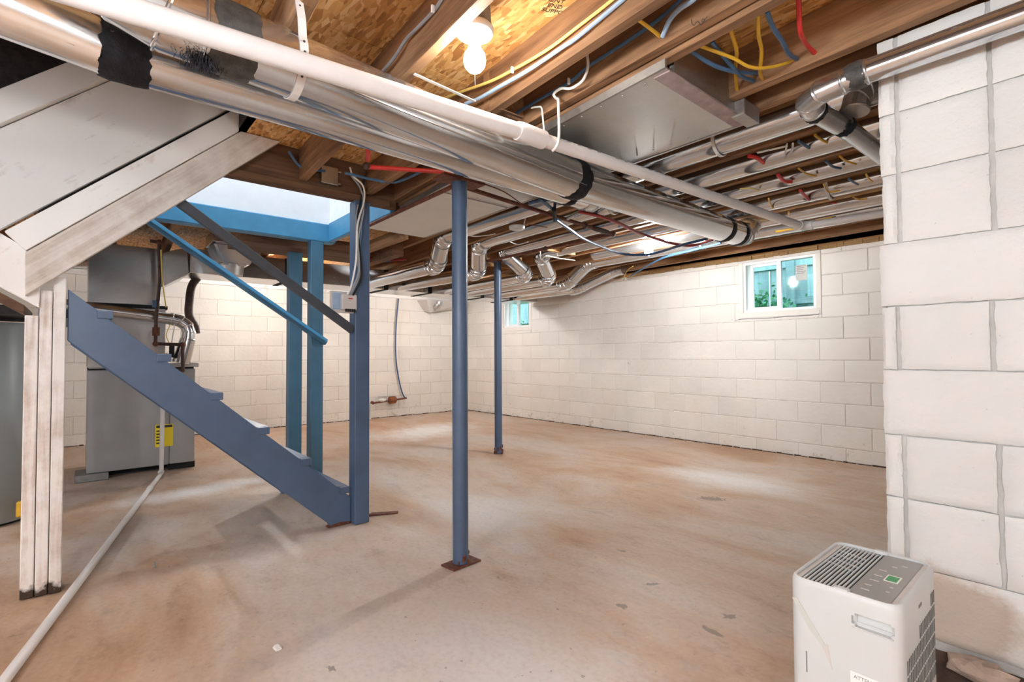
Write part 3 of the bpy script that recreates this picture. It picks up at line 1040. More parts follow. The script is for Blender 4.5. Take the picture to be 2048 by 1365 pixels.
ground = MB().box(-12, 6, YB + 0.22, 14, 1.0, 1.30).build('ground_outside', SOIL); ground['kind'] = 'structure'; ground['label'] = 'green ground outside the basement windows'
fence = thing('board_fence', 'teal weathered board fence seen through the basement window', 'fence', (-3.0, 7.0, 1.3))
for i in range(66):
    x = -9.6 + i * 0.15
    MB().box(x - 0.004, x + 0.154, 7.0 + (0.012 if i % 2 else 0), 7.02 + (0.012 if i % 2 else 0), 1.30, 3.0 + random.uniform(-0.01, 0.01)).build('plank', FENCE, fence, 0.003)
for z in (1.62, 2.10, 2.60):
    MB().box(-9.7, 0.5, 6.955, 6.998, z, z + 0.09).build('rail', FENCE, fence, 0.004)
for x in (-8.6, -6.2, -3.8, -2.62, -1.4):
    MB().box(x, x + 0.1, 6.90, 6.955, 1.30, 3.05).build('post', FENCE, fence, 0.004)
def bush(c, r, n, seed, label):
    rn = random.Random(seed)
    m = MB()
    for i in range(n):
        p = Vector((rn.gauss(0, 1), rn.gauss(0, 0.6), abs(rn.gauss(0, 0.8))))
        p = Vector(c) + p * r * 0.5
        d = Vector((rn.uniform(-1, 1), rn.uniform(-1, 1), rn.uniform(-0.2, 1))).normalized()
        s = d.orthogonal().normalized() * 0.018
        e = p + d * 0.06
        k = (p + e) / 2
        m._add([p, k + s, e, k - s], [(0, 1, 2, 3)])
    r_ = thing('shrub', label, 'plant', c)
    o = m.build('leaves', LEAF, r_)
    o['kind'] = 'stuff'
    for i in range(5):
        a = Vector(c)
        b_ = a + Vector((rn.uniform(-0.15, 0.15), rn.uniform(-0.1, 0.1), r * 0.8))
        MB().tube([a, (a + b_) / 2 + Vector((0.01, 0, 0)), b_], 0.006, 5).build('stem', LEAF, r_)
bush((-2.72, 6.15, 1.3), 0.42, 1300, 1, 'leafy green shrub outside the near basement window')
bush((-7.2, 6.6, 1.3), 0.3, 400, 2, 'green shrub outside the far corner window')
# ------------------------------------------------------------------ the blue basement stair
st = thing('staircase', 'slate blue wooden basement staircase with open treads and handrails', 'staircase', (-3.4, 0.6, 0))
for (xa, xb) in ((-2.962, -2.922), (-3.90, -3.86)):
    MB().prism([(-0.042, 1.068), (0.686, 0.405), (1.104, 0.024), (1.12, 0.0), (1.234, 0.0), (1.234, 0.155), (0.6, 0.722), (-0.042, 1.294)], 'X', xa, xb).build('stringer', BLUE, st, 0.003)
for k in range(6):
    z, yn = 0.22 + 0.1973 * k, 1.226 - 0.2225 * k
    m = MB()
    m.box(-3.86, -2.95, yn - 0.25, yn, z - 0.038, z)
    m.box(-2.95, -2.914, yn - 0.058, yn, z - 0.038, z)
    m.build('tread', BLUE, st, 0.003)
MB().box(-2.955, -2.865, 1.236, 1.326, 0.0, 1.925).build('newel_post', BLUE, st, 0.004)
MB().box(-4.09, -4.0, 1.365, 1.462, 0.0, 1.90).build('newel_post', BLUEP, st, 0.004)
MB().bar((-2.90, 1.236, 1.146), (-2.90, 0.12, 1.911), 0.036, 0.046, (0, 0, 1)).build('handrail', RAILD, st, 0.003)
hr = MB().bar((-3.98, 1.475, 1.092), (-3.98, 0.0, 2.085), 0.036, 0.036, (0, 0, 1)).build('handrail', BLUEP, st, 0.003)
MB().bar((-3.955, 1.475, 1.110), (-3.955, 0.0, 2.103), 0.018, 0.022, (0, 0, 1)).build('rail_cap', BLUEH, hr, 0.002)
o = MB().box(-4.45, -4.37, 1.315, 1.42, 0.0, 1.865).build('support_post', BLUEP, None, 0.004)
tag(o, 'teal blue square post standing behind the stair handrail post', 'post')
o = MB().box(-4.6, -4.2, 0.9, 1.95, 1.866, 1.975).build('support_beam', BEAMY, None, 0.003)
tag(o, 'short rough timber resting on the rear blue post', 'beam')

# landing post made of three planks
wp = thing('landing_post', 'white painted post of three nailed planks beside the stair', 'post', (-2.945, -0.11, 0))
for i, (y0, y1, z1) in enumerate(((-0.176, -0.132, 1.172), (-0.131, -0.089, 1.28), (-0.088, -0.046, 1.345))):
    e = 0.004 * (i - 1)
    MB().box(-2.99, -2.90 + e, y0, y1 - 0.002, 0.0, z1).build('plank', WHITEWZ, wp, 0.003)
# diagonal boarded side above the landing
sp = thing('stair_side_boarding', 'whitewashed diagonal boards closing the side of the upper stair', 'stair panel', (-2.86, 0.0, 1.2))
M_ = 0.92
def dboard(c0, c1, y0, y1, xa, xb, zmax, name, mat, plumb=True):
    # board between the lines z = c + M_*y, end cuts at y0/y1, clipped at zmax
    pts = [(y0, c0 + M_ * y0), (y1, c0 + M_ * y1), (y1, c1 + M_ * y1), (y0 if plumb else y0 - (c1 - c0) * 0.5, c1 + M_ * (y0 if plumb else y0 - (c1 - c0) * 0.5))]
    out = []
    for i in range(4):
        a, b_ = pts[i], pts[(i + 1) % 4]
        if a[1] <= zmax:
            out.append(a)
        if (a[1] <= zmax) != (b_[1] <= zmax):
            t = (zmax - a[1]) / (b_[1] - a[1])
            out.append((a[0] + t * (b_[0] - a[0]), zmax))
    MB().prism(out, 'X', xa, xb).build(name, mat, sp, 0.002)
dboard(1.408, 1.586, -0.174, 0.82, -2.882, -2.842, 2.15, 'stringer_board', GREYW)
dboard(1.590, 1.715, -0.172, 0.60, -2.868, -2.826, 2.30, 'narrow_board', WHITEW, False)
dboard(1.735, 2.145, -1.2, 0.585, -2.868, -2.838, 2.30, 'wide_board', WHITEW)
dboard(1.62, 2.10, -0.14, 0.58, -2.8835, -2.870, 2.30, 'seam_shade_board', DARKW)  # near-black board added to darken the seam and block stairwell light
dboard(2.150, 2.290, -1.2, 0.30, -2.868, -2.800, 2.40, 'top_rail', WHITEW)
MB().prism([(-0.131, 1.204), (-0.131, 1.42), (-0.95, 1.97), (-0.95, 1.755)], 'X', -2.925, -2.884).build('landing_stringer', WHITEW, sp, 0.003)
MB().prism([(-0.178, 1.178), (-0.178, 1.215), (-0.95, 1.735), (-0.95, 1.70)], 'X', -3.35, -2.93).build('landing_soffit', BEAMY, sp, 0.003)

# ------------------------------------------------------------------ steel columns
def column(x, y, r, ztop, base, label, plate):
    c = thing('steel_column', label, 'column', (x, y, 0), 'blue steel columns')
    MB().tube([(x, y, 0.006), (x, y, ztop)], r, 28).build('pole', BLUE, c)
    if plate:
        MB().hexa([(-2.049 , 1.307, 0), (-1.958, 1.319, 0), (-1.968, 1.482, 0), (-2.063, 1.473, 0), (-2.049, 1.307, 0.008), (-1.958, 1.319, 0.008), (-1.968, 1.482, 0.008), (-2.063, 1.473, 0.008)]).build('base_plate', RUST, c)
    m = MB()
    m.tube([(x, y, 0.004), (x, y, 0.05), (x, y, 0.075)], [r + 0.0012, r + 0.0012, r + 0.0004], 28)
    rn = random.Random(5)
    for i in range(9):
        a = rn.uniform(0, 6.28)
        m.ball((x + (r) * math.cos(a), y + r * math.sin(a), rn.uniform(0.05, 0.09)), rn.uniform(0.006, 0.014), 8, 5, (1, 1, 1.4), 0.3, i)
    if not plate:
        m3 = MB()
        for i in range(16):
            a = rn.uniform(-2.2, 0.9)
            m3.ball((x + r * math.cos(a), y + r * math.sin(a), abs(rn.gauss(0, 0.05))), rn.uniform(0.006, 0.014), 8, 5, (1, 1, 1.8), 0.3, i)
        m3.build('rusted_foot', RUST, c)['kind'] = 'stuff'
    else:
        m2 = MB()
        for i in range(10):
            a = rn.uniform(0, 6.28)
            m2.ball((x + r * math.cos(a), y + r * math.sin(a), rn.uniform(0.008, 0.05)), rn.uniform(0.004, 0.009), 8, 5, (1, 1, 1.6), 0.3, i)
        o = m2.build('rust_scab', RUST, c)
        o['kind'] = 'stuff'
    MB().box(x - 0.05, x + 0.05, y - 0.12, y + 0.12, ztop, ztop + 0.012).build('cap_plate', RUST, c)
    return c
c1 = column(-2.012, 1.393, 0.0375, 1.835, True, 'nearer blue round steel column on a rusty base plate', True)
MB().tube([(-2.012, 1.40, 1.846), (-2.012, 1.40, 1.965)], 0.014, 10).build('jack_screw', RUST, c1)
column(-3.953, 3.201, 0.038, 1.93, False, 'farther dark blue round steel column before the back corner', False)

# ------------------------------------------------------------------ furnace group
fu = thing('furnace', 'grey enamel furnace cabinet with sheet metal plenum on top', 'furnace', (-5.65, 0.4, 0))
m = MB().box(-6.05, -5.30, 0.05, 0.60, 0.055, 0.885); m.build('lower_cabinet', FURN, fu, 0.006)
MB().box(-6.05, -5.30, 0.602, 0.79, 0.055, 0.885).build('burner_door', FURN, fu, 0.006)
MB().box(-6.02, -5.315, 0.05, 0.78, 0.885, 0.905).build('seam_gap', BLACK, fu)
MB().box(-6.05, -5.30, 0.045, 0.565, 0.905, 1.405).build('upper_cabinet', FURN2, fu, 0.006)
MB().box(-6.05, -5.28, 0.56, 0.815, 0.90, 0.935).build('draft_hood_top', FURN2, fu, 0.006)
MB().box(-6.03, -5.315, 0.04, 0.58, 1.405, 1.435).build('plenum_flange', BLACK, fu)
pl_ = MB().hexa([(-6.0, 0.045, 1.435), (-5.305, 0.045, 1.435), (-5.305, 0.525, 1.435), (-6.0, 0.525, 1.435), (-6.0, 0.04, 1.93), (-5.305, 0.04, 1.93), (-5.305, 0.52, 1.93), (-6.0, 0.52, 1.93)]).build('plenum', PLEN, fu, 0.004)
for (a, b_) in (((-5.3035, 0.048, 1.44), (-5.3035, 0.13, 1.70)), ((-5.3035, 0.52, 1.44), (-5.3035, 0.44, 1.70)), ((-5.3035, 0.13, 1.70), (-5.3035, 0.44, 1.70))):
    MB().bar(a, b_, 0.004, 0.004).build('crease', PLEN, pl_)
MB().hexa([(-5.9, 0.52, 1.60), (-5.30, 0.535, 1.60), (-5.30, 0.735, 1.735), (-5.9, 0.735, 1.735), (-5.9, 0.52, 1.90), (-5.30, 0.535, 1.90), (-5.30, 0.72, 1.97), (-5.9, 0.72, 1.97)]).build('side_duct', PLEN, fu, 0.004)
lb = MB().box(-5.2985, -5.2965, 0.50, 0.628, 0.214, 0.405).build('yellow_label', LABEL, fu)
MB().box(-5.2967, -5.2958, 0.507, 0.622, 0.378, 0.399).build('print_bar', INK, lb)
for k in range(5):
    MB().box(-5.2967, -5.2958, 0.508, 0.530 + 0.01 * (k % 2), 0.345 - k * 0.026, 0.357 - k * 0.026).build('print_line', INK, lb)
MB().box(-5.2995, -5.296, 0.055, 0.60, 0.90, 0.91).build('trim_strip', FURN, fu)
for i, (y0, y1, x0) in enumerate(((-0.02, 0.19, -5.36), (0.60, 0.80, -5.5))):
    o = MB().box(x0 - 0.2, x0 + (0.10 if i == 0 else 0.16), y0, y1, 0.0, 0.055 if i else 0.054).build('concrete_brick', CBLOCK if i == 0 else BLACK, None, 0.004)
    tag(o, 'grey concrete brick under the left furnace foot' if i == 0 else 'dark brick under the right furnace foot', 'brick')
o = MB().box(-6.0, -5.45, 0.2, 0.59, 0.0, 0.053).build('furnace_gap_shade', BLACK); tag(o, 'black fill for the shaded gap under the furnace', 'shade fill')  # black box painted in for the shaded gap under the cabinet
# flue
fl = thing('flue_pipe', 'shiny metal flue pipe running across the furnace front and down', 'pipe', (-5.24, 0.4, 0.94))
arc = elbow_path((-5.235, 0.2, 1.365), (-5.235, 0.76, 1.30), (-5.235, 0.68, 0.97), 0.16)
MB().tube([(-5.235, -0.25, 1.418), arc[0]], 0.048, 20).build('pipe', CHROME, fl)
elbow(arc, 0.053).build('elbow', CHROME, fl)
MB().tube([arc[-1], (-5.255, 0.675, 0.94)], [0.060, 0.070], 22).build('drop_pipe', CHROME, fl)
ring(Vector(arc[0]), (0, 1, -0.12), 0.049, 0.03, 0.004).build('clamp', CHROME, fl)
ring((-5.235, 0.10, 1.377), (0, 1, -0.12), 0.048, 0.012, 0.003).build('clamp', CHROME, fl)
# gas pipe
gp = thing('gas_pipe', 'rusty brown gas pipe dropping in front of the furnace', 'pipe', (-5.1, 0.55, 0.86))
pth = [(-5.1, 0.429, 1.953), (-5.1, 0.491, 1.949), (-5.1, 0.501, 1.636), (-5.1, 0.477, 1.3), (-5.1, 0.476, 1.101), (-5.1, 0.665, 1.094), (-5.1, 0.671, 0.872)]
m = MB()
for a, b_ in zip(pth[:-1], pth[1:]):
    m.tube([a, b_], 0.0135, 12)
m.tube([pth[-1], (-5.302, pth[-1][1], pth[-1][2])], 0.0135, 12)
m.build('pipe_run', IRON, gp)
for i in (1, 4, 5):
    MB().ball(pth[i], 0.022, 12, 8).build('elbow_fitting', RUST, gp)
MB().tube([(-5.1, 0.478, 1.238), (-5.1, 0.478, 1.167)], 0.026, 12).build('union', RUST, gp)
MB().box(-5.09, -5.065, 0.448, 0.475, 1.40, 1.46).build('shutoff_lever', CBL, gp, 0.004)
# gas valve with wires behind the flue
gv = thing('gas_valve', 'small black gas valve hanging behind the flue pipe', 'valve', (-5.22, 0.60, 0.98))
MB().box(-5.24, -5.19, 0.585, 0.62, 0.985, 1.11).build('body', BLACK, gv, 0.004)
MB().tube(spline([(-5.22, 0.60, 1.11), (-5.2, 0.61, 1.2), (-5.21, 0.62, 1.28)]), 0.004, 6).build('wire', WHC, gv)
MB().tube(spline([(-5.22, 0.585, 1.11), (-5.2, 0.56, 1.18), (-5.21, 0.59, 1.27)]), 0.004, 6).build('wire', YEL2, gv)
MB().tube(spline([(-5.22, 0.59, 0.985), (-5.2, 0.56, 1.02), (-5.2, 0.545, 0.94)]), 0.004, 6).build('wire', YEL2, gv)
cable('limit_wire', [(-5.08, 0.503, 1.885), (-5.08, 0.516, 1.635), (-5.08, 0.535, 1.469), (-5.08, 0.543, 1.406)], 0.006, YEL2, 'thin yellow control wire running beside the gas pipe')
# brown bent chimney pipe behind
o = MB().tube(spline([(-5.75, 0.88, 1.785), (-5.75, 0.822, 1.682), (-5.75, 0.803, 1.543), (-5.75, 0.8, 1.397), (-5.75, 0.847, 1.292), (-5.75, 0.86, 1.214)]), [0.036] * 31, 14).build('bent_pipe', IRON)
tag(o, 'dark brown bent pipe rising behind the flue elbow', 'pipe')

# water heater at the left edge
wh = thing('water_heater', 'tall grey cylindrical water heater at the left edge', 'water heater', (-4.42, -0.44, 0))
MB().lathe([(0.235, 0.02), (0.24, 0.03), (0.24, 1.18), (0.228, 1.205), (0.05, 1.215)], (-4.42, -0.44, 0), 40).build('tank', HEATER, wh)
MB().tube([(-4.42, -0.44, 0), (-4.42, -0.44, 0.025)], 0.2, 24).build('foot_ring', BLACK, wh)
MB().box(-4.22, -4.175, -0.275, -0.235, 0.05, 0.14).build('drain_valve', YEL, wh, 0.008)
o = MB().box(-4.75, -4.1, -1.2, -0.25, 1.235, 1.30).build('shelf_board', DARKW, None, 0.003)
tag(o, 'dark board above the water heater under the landing', 'board')

# condensate drain on the floor
dp = thing('floor_drain_pipe', 'long white plastic drain pipe lying on the floor from the furnace', 'pipe', (-3.6, 0.2, 0))
a = (-5.14, 0.534, 0.60); b_ = (-5.14, 0.530, 0.03)
c_ = (-5.172, 0.532, 0.02); e_ = (-1.978, -0.209, 0.02)
c_ = (-5.10, 0.525, 0.022)
MB().tube([a, b_], 0.016, 12).build('riser', PVC, dp)
MB().tube([c_, e_], 0.0165, 14).build('long_pipe', PVC, dp)
MB().ball((-5.135, 0.528, 0.028), 0.024, 12, 8).build('elbow_fitting', PVC, dp)
ring(Vector(c_).lerp(Vector(e_), 0.16), (Vector(e_) - Vector(c_)), 0.0165, 0.06, 0.003).build('coupling', PVC, dp)

# water meter and blue supply line on the furnace wall
wm = thing('water_meter', 'corroded brass water meter with white valve low on the wall', 'meter', (-7.40, 3.7, 0.2))
MB().tube([(-7.38, 3.45, 0.245), (-7.38, 4.05, 0.29)], 0.014, 10).build('pipe', RUST, wm)
MB().lathe([(0.03, -0.055), (0.058, -0.05), (0.058, 0.045), (0.045, 0.06)], (-7.38, 3.80, 0.275), 18, (0, 1, 0.05)).build('meter_body', BRASS, wm)
MB().ball((-7.38, 3.63, 0.285), 0.042, 14, 8, (0.8, 1.6, 0.8)).build('valve_body', WHC, wm)
MB().bar((-7.37, 3.55, 0.335), (-7.37, 3.70, 0.33), 0.015, 0.02).build('valve_handle', GALV, wm)
MB().ball((-7.38, 3.46, 0.25), 0.03, 10, 7, (1, 1, 1), 0.3, 4).build('rusty_nut', RUST, wm)
MB().tube([(-7.38, 3.45, 0.24), (-7.40, 3.43, 0.0)], 0.02, 10).build('painted_riser', WHC, wm)
cable('water_supply_pipe', [(-7.4, 3.919, 1.906), (-7.4, 3.883, 1.563), (-7.4, 3.866, 1.158), (-7.4, 3.884, 0.836), (-7.4, 3.937, 0.551), (-7.4, 4.0, 0.346), (-7.4, 4.055, 0.286)] + [(-7.38, 4.05, 0.29)], 0.011, PEXB, 'blue plastic water pipe curving down the white block wall', 'pipe')

# controller and junction boxes
cb = thing('control_box', 'small beige control box with wires on the blue newel post', 'control box', (-2.88, 1.17, 1.25))
MB().box(-2.90, -2.885, 1.095, 1.236, 1.245, 1.372).build('back_plate', PLASTB, cb, 0.003)
MB().box(-2.885, -2.845, 1.15, 1.236, 1.262, 1.352).build('transformer', PLASTB, cb, 0.004)
MB().box(-2.8449, -2.843, 1.185, 1.21, 1.326, 1.332).build('print_line', RED, cb)
MB().box(-2.885, -2.875, 1.105, 1.15, 1.265, 1.362).build('blue_cover', CBL2, cb, 0.003)
m = MB()
for k in range(5):
    m.box(-2.845, -2.838, 1.165 + k * 0.013, 1.174 + k * 0.013, 1.25, 1.268)
m.build('terminal_strip', BLACK, cb)
ln = ('grey', 'white', 'black', 'pale grey', 'dark grey')
for k, (mt, px) in enumerate(((GRYC, [(-2.845, 1.201, 2.054), (-2.845, 1.26, 1.983), (-2.845, 1.276, 1.866), (-2.845, 1.242, 1.681), (-2.845, 1.249, 1.503), (-2.845, 1.212, 1.396), (-2.845, 1.188, 1.35)]), (WHC, [(-2.838, 1.189, 2.099), (-2.838, 1.207, 2.053), (-2.838, 1.269, 2.007), (-2.838, 1.276, 1.918), (-2.838, 1.236, 1.768), (-2.838, 1.227, 1.559), (-2.838, 1.2, 1.409), (-2.838, 1.176, 1.349)]), (BLACK, [(-2.848, 1.286, 2.074), (-2.848, 1.261, 1.924), (-2.848, 1.237, 1.8), (-2.848, 1.262, 1.565), (-2.848, 1.262, 1.445), (-2.848, 1.213, 1.347)]), (GRYC, [(-2.85, 1.244, 1.891), (-2.85, 1.232, 1.784), (-2.85, 1.241, 1.562), (-2.85, 1.254, 1.474), (-2.85, 1.217, 1.382), (-2.85, 1.199, 1.346)]), (CBL, [(-2.852, 1.282, 2.05), (-2.852, 1.27, 1.836), (-2.852, 1.254, 1.624), (-2.852, 1.239, 1.444), (-2.852, 1.206, 1.346)]))):
    cable('newel_cable', px, 0.0055, mt, ('grey', 'white', 'black', 'thin grey', 'blue')[k] + ' control cable running down the blue newel post', 'cable', 'cables on the newel post')
jb = thing('junction_box', 'square grey metal junction box on the stairwell header', 'junction box', (-2.87, 1.08, 1.975))
MB().box(-2.90, -2.862, 1.03, 1.13, 1.985, 2.085).build('box', GALV2, jb, 0.003)
for z in (2.0, 2.07):
    MB().tube([(-2.88, 1.13, z), (-2.88, 1.15, z)], 0.008, 8).build('clamp', GALV, jb)

# ------------------------------------------------------------------ ceiling lamps
def lamp(loc, label, box=True, zr=2.03, mat=None, globe=False):
    x, y = loc
    l = thing('bare_bulb_lamp', label, 'lamp', (x, y, zr - 0.16), 'bare bulb ceiling lamps')
    if box:
        MB().lathe([(0.052, 0.012), (0.054, 0.02), (0.050, 0.085), (0.045, 0.088)], (x, y, zr), 8).build('ceiling_box', BOXG, l, 0.002)
        MB().bar((x + 0.02, y - 0.10, zr + 0.092), (x + 0.02, y + 0.03, zr + 0.092), 0.02, 0.004).build('hanger_bar', GALV, l)
    MB().lathe([(0.020, -0.035), (0.022, -0.018), (0.030, -0.010), (0.056, -0.004), (0.060, 0.004), (0.060, 0.012), (0.055, 0.018)], (x, y, zr), 28).build('lampholder', PORC, l)
    if globe:
        MB().ball((x, y, zr - 0.115), 0.085, 24, 14).build('glass_globe', GLOBE, l)
        return l
    MB().lathe([(0.004, -0.124), (0.020, -0.119), (0.031, -0.105), (0.035, -0.088), (0.032, -0.069), (0.020, -0.050), (0.014, -0.036)], (x, y, zr), 20).build('bulb', mat or BULBM, l)
    return l
l1 = lamp((-1.251, 0.925), 'bare glowing bulb under a grey box near the strand board ceiling', True, 2.004)
MB().tube([(-1.251, 0.925, 1.881), (-1.251, 0.927, 1.84)], 0.0006, 4).build('cobweb', WHC, l1)
lamp((-2.53, 3.735), 'farther glowing bulb below the ducts near the window wall', False, 1.97, BULB2)
lamp((-6.35, 1.71), 'bare bulb lamp lighting the corner behind the furnace', False, 1.97, BULB3)
lamp((-5.98, 3.90), 'bare bulb lamp behind the trunk duct near the far corner', False, 1.97, BULB4)
for gx, gy, gl in ((-0.75, -1.0, 'glass globe lamp on the joists just behind the viewer'), (0.55, -0.55, 'added unseen fill globe right behind the viewer'), (-3.2, -2.3, 'added unseen fill globe by the wall left of the viewer'), (0.9, -2.3, 'added unseen fill globe in the corner behind the viewer')):  # all but the first are unseen fill lamps added to brighten the room
    gl_ = lamp((gx, gy), gl, False, 1.62, None, True)
    MB().tube([(gx, gy, 1.636), (gx, gy, 2.155)], 0.004, 8).build('cord', WHC, gl_)
sd = thing('smoke_alarm', 'round white smoke alarm hanging beneath the metal ducts', 'smoke alarm', (-2.738, 2.40, 1.90))
MB().lathe([(0.04, -0.014), (0.055, -0.008), (0.058, 0.0), (0.058, 0.012), (0.05, 0.014)], (-2.738, 2.40, 1.915), 24).build('cover', PLASTIC, sd)
MB().tube([(-2.70, 2.43, 1.925), (-2.69, 2.44, 1.985)], 0.004, 6).build('hook', WHC, sd)
# ------------------------------------------------------------------ big round ducts crossing the ceiling
dA = thing('round_duct', 'large galvanised round duct nearest the viewer with black mastic bands', 'duct', (-1.55, 1.8, 1.70), 'round ducts')
A0, A1, A2 = (-1.450, 0.22, 1.820), (-1.550, 1.70, 1.795), (-1.672, 3.55, 1.852)
RA = 0.086
MB().tube([A0, A1], RA, 36).build('pipe', GALV, dA)
MB().tube([A1, A2], RA - 0.002, 36).build('pipe', GALV, dA)
def seam(a, b_, r, ang, parent, mat):
    a, b_ = Vector(a), Vector(b_)
    d = (b_ - a).normalized()
    s = d.cross(Vector((0, 0, 1))).normalized()
    u = s.cross(d)
    o_ = s * (math.cos(ang) * r) + u * (math.sin(ang) * r)
    MB().bar(a + o_, b_ + o_, 0.010, 0.003).build('seam', mat, parent)
seam(A0, A1, RA, -0.55, dA, GALV2)
seam(A1, A2, RA - 0.002, 0.35, dA, GALV2)
dir1 = Vector(A1) - Vector(A0)
dir2 = Vector(A2) - Vector(A1)
def onA(t, seg=0):
    return Vector(A0) + dir1 * t if seg == 0 else Vector(A1) + dir2 * t
def mastic(c, d, r, wdt, parent, mat=TAPE, seed=0):
    # brushed-on sealant band with a ragged edge
    rn = random.Random(seed)
    c, d = Vector(c), Vector(d).normalized()
    x = d.orthogonal().normalized()
    y = d.cross(x)
    n = 40
    vs, fs = [], []
    e0 = [-wdt / 2 + rn.uniform(-0.006, 0.006) for _ in range(n)]
    e1 = [wdt / 2 + rn.uniform(-0.006, 0.006) for _ in range(n)]
    for row in range(5):
        for k in range(n):
            a = 2 * math.pi * k / n
            t = e0[k] + (e1[k] - e0[k]) * row / 4
            rr = r + (0.0005 if row in (0, 4) else 0.004 + rn.uniform(-0.001, 0.0015))
            vs.append(c + d * t + x * (rr * math.cos(a)) + y * (rr * math.sin(a)))
    for row in range(4):
        for k in range(n):
            a_, b_ = row * n + k, row * n + (k + 1) % n
            fs.append((a_, b_, b_ + n, a_ + n))
    MB()._add(vs, fs, True).build('mastic_band', mat, parent)
mastic(A1, dir2, RA, 0.075, dA, TAPE, 1)
mastic(onA(0.875, 1), dir2, RA - 0.002, 0.07, dA, TAPE, 2)
mastic(onA(1.0, 1), dir2, RA - 0.002, 0.06, dA, TAPE, 3)
mastic(onA(0.045), dir1, RA, 0.105, dA, TAPEG, 4)
arc = elbow_path(A0, (-1.442, 0.02, 1.818), (-1.44, 0.01, 2.15), 0.15, 12)
elbow([A0] + arc, RA, 4, 28).build('elbow', GALV, dA)
MB().tube([arc[-1], (-1.44, 0.01, 2.15)], RA - 0.003, 28).build('riser', GALV2, dA)
arc = elbow_path(A2, (-1.69, 3.72, 1.858), (-1.62, 3.80, 2.15), 0.10, 10)
elbow([A2] + arc, RA - 0.004, 4, 24).build('elbow', GALV2, dA)
# lint hanging under the first mastic band
m = MB()
rn = random.Random(11)
cc = Vector(A0) + Vector((0.015, 0.0, -0.092))
for i in range(900):
    p = cc + Vector((rn.gauss(0, 0.014), rn.gauss(0, 0.018), rn.uniform(-0.006, 0.016)))
    q = p + Vector((rn.uniform(-0.008, 0.008), rn.uniform(-0.008, 0.008), -rn.uniform(0.006, 0.022)))
    s = Vector((rn.uniform(-1, 1), rn.uniform(-1, 1), 0)).normalized() * 0.0012
    m._add([p - s, p + s, q], [(0, 1, 2)])
o = m.build('lint_tuft', LINT, dA)
o['kind'] = 'stuff'

dB = thing('round_duct', 'galvanised round duct with wide black tape running above the white boards', 'duct', (-1.75, 1.0, 1.76), 'round ducts')
RB = 0.075
B0, B1 = (-1.745, 0.05, 1.844), (-1.765, 2.02, 1.842)
MB().tube([B0, B1], RB, 32).build('pipe', GALV, dB)
seam(B0, B1, RB, 0.1, dB, GALV2)
mastic((-1.746, 0.085, 1.844), (0, 1, 0), RB + 0.003, 0.11, dB, TAPE, 5)
MB().tube([(-1.745, 0.04, 1.838), (-1.75, -0.15, 1.872), (-1.76, -0.65, 1.975), (-1.77, -1.1, 2.04)], [0.068, 0.078, 0.092, 0.098], 28).build('reducer', ALUM, dB)
MB().bar((-1.70, -0.02, 1.800), (-1.71, -0.35, 1.85), 0.008, 0.004).build('seam', GALV2, dB)
arc = elbow_path(B1, (-1.765, 2.16, 1.842), (-1.765, 2.17, 2.15), 0.11, 10)
elbow([B1] + arc, RB, 4, 24).build('elbow', GALV2, dB)
mastic((-1.765, 1.90, 1.842), (0, 1, 0), RB, 0.05, dB, TAPE, 6)

def ribbon(path, wdir, wdt, th=0.0015):
    m = MB()
    wd = Vector(wdir).normalized() * wdt / 2
    P_ = [Vector(p) for p in path]
    vs, fs = [], []
    for i, p in enumerate(P_):
        d = (P_[min(i + 1, len(P_) - 1)] - P_[max(i - 1, 0)]).normalized()
        n_ = d.cross(wd).normalized() * th
        vs += [p - wd - n_, p + wd - n_, p + wd + n_, p - wd + n_]
    for i in range(len(P_) - 1):
        a = i * 4
        for k in range(4):
            fs.append((a + k, a + (k + 1) % 4, a + 4 + (k + 1) % 4, a + 4 + k))
    fs += [(3, 2, 1, 0), tuple(len(vs) - 4 + k for k in range(4))]
    m._add(vs, fs)
    return m
sa = onA(0.155)
pth = [(-1.425, sa.y + 0.0, 1.985), (-1.40, sa.y, 1.92)]
for k in range(13):
    a = math.radians(35 - k * 16)
    pth.append((sa.x + math.cos(a) * (RA + 0.003), sa.y, sa.z + math.sin(a) * (RA + 0.003)))
hs = thing('hanger_strap', 'white perforated plastic strap holding up the large round duct', 'strap', (sa.x, sa.y, 1.72))
ribbon(pth, (0, 1, 0), 0.022).build('strap', PVC, hs)
for k in range(8):
    t = k / 7
    if k < 4:
        c = Vector((-1.418 + 0.022 * t * 2, sa.y, 1.965 - 0.09 * t * 2))
    else:
        a = math.radians(20 - (k - 4) * 20)
        c = Vector((sa.x + math.cos(a) * (RA + 0.0045), sa.y, sa.z + math.sin(a) * (RA + 0.0045)))
    MB().ball(c + Vector((0.0012, 0, 0)), 0.0035, 8, 5).build('hole', INK, hs)

# ------------------------------------------------------------------ overhead drain pipe
pv = thing('overhead_drain_pipe', 'white plastic drain pipe crossing in front of the round ducts', 'pipe', (-1.28, 1.5, 1.70))
q0 = Vector((-1.319, 0.021, 1.730)); q1 = Vector((-1.281, 1.146, 1.765)); q2 = Vector((-1.289, 1.255, 1.770)); q3 = Vector((-1.213, 3.473, 1.800))
qs = q0 + (q0 - q1) * 0.75
MB().tube([qs, q0, q1], 0.0272, 24).build('wide_pipe', PVC, pv)
MB().tube([q1 - (q1 - q0).normalized() * 0.02, q1, q2], [0.0305, 0.0325, 0.0325], 24).build('coupling', PVC, pv)
MB().tube([q2, q3], 0.0243, 22).build('narrow_pipe', PVC, pv)
q4 = Vector((0.4, 3.473, 1.765))
arc = elbow_path(q2, q3, q4, 0.06, 8)
MB().tube(arc, 0.0285, 20).build('elbow_fitting', PVC, pv)
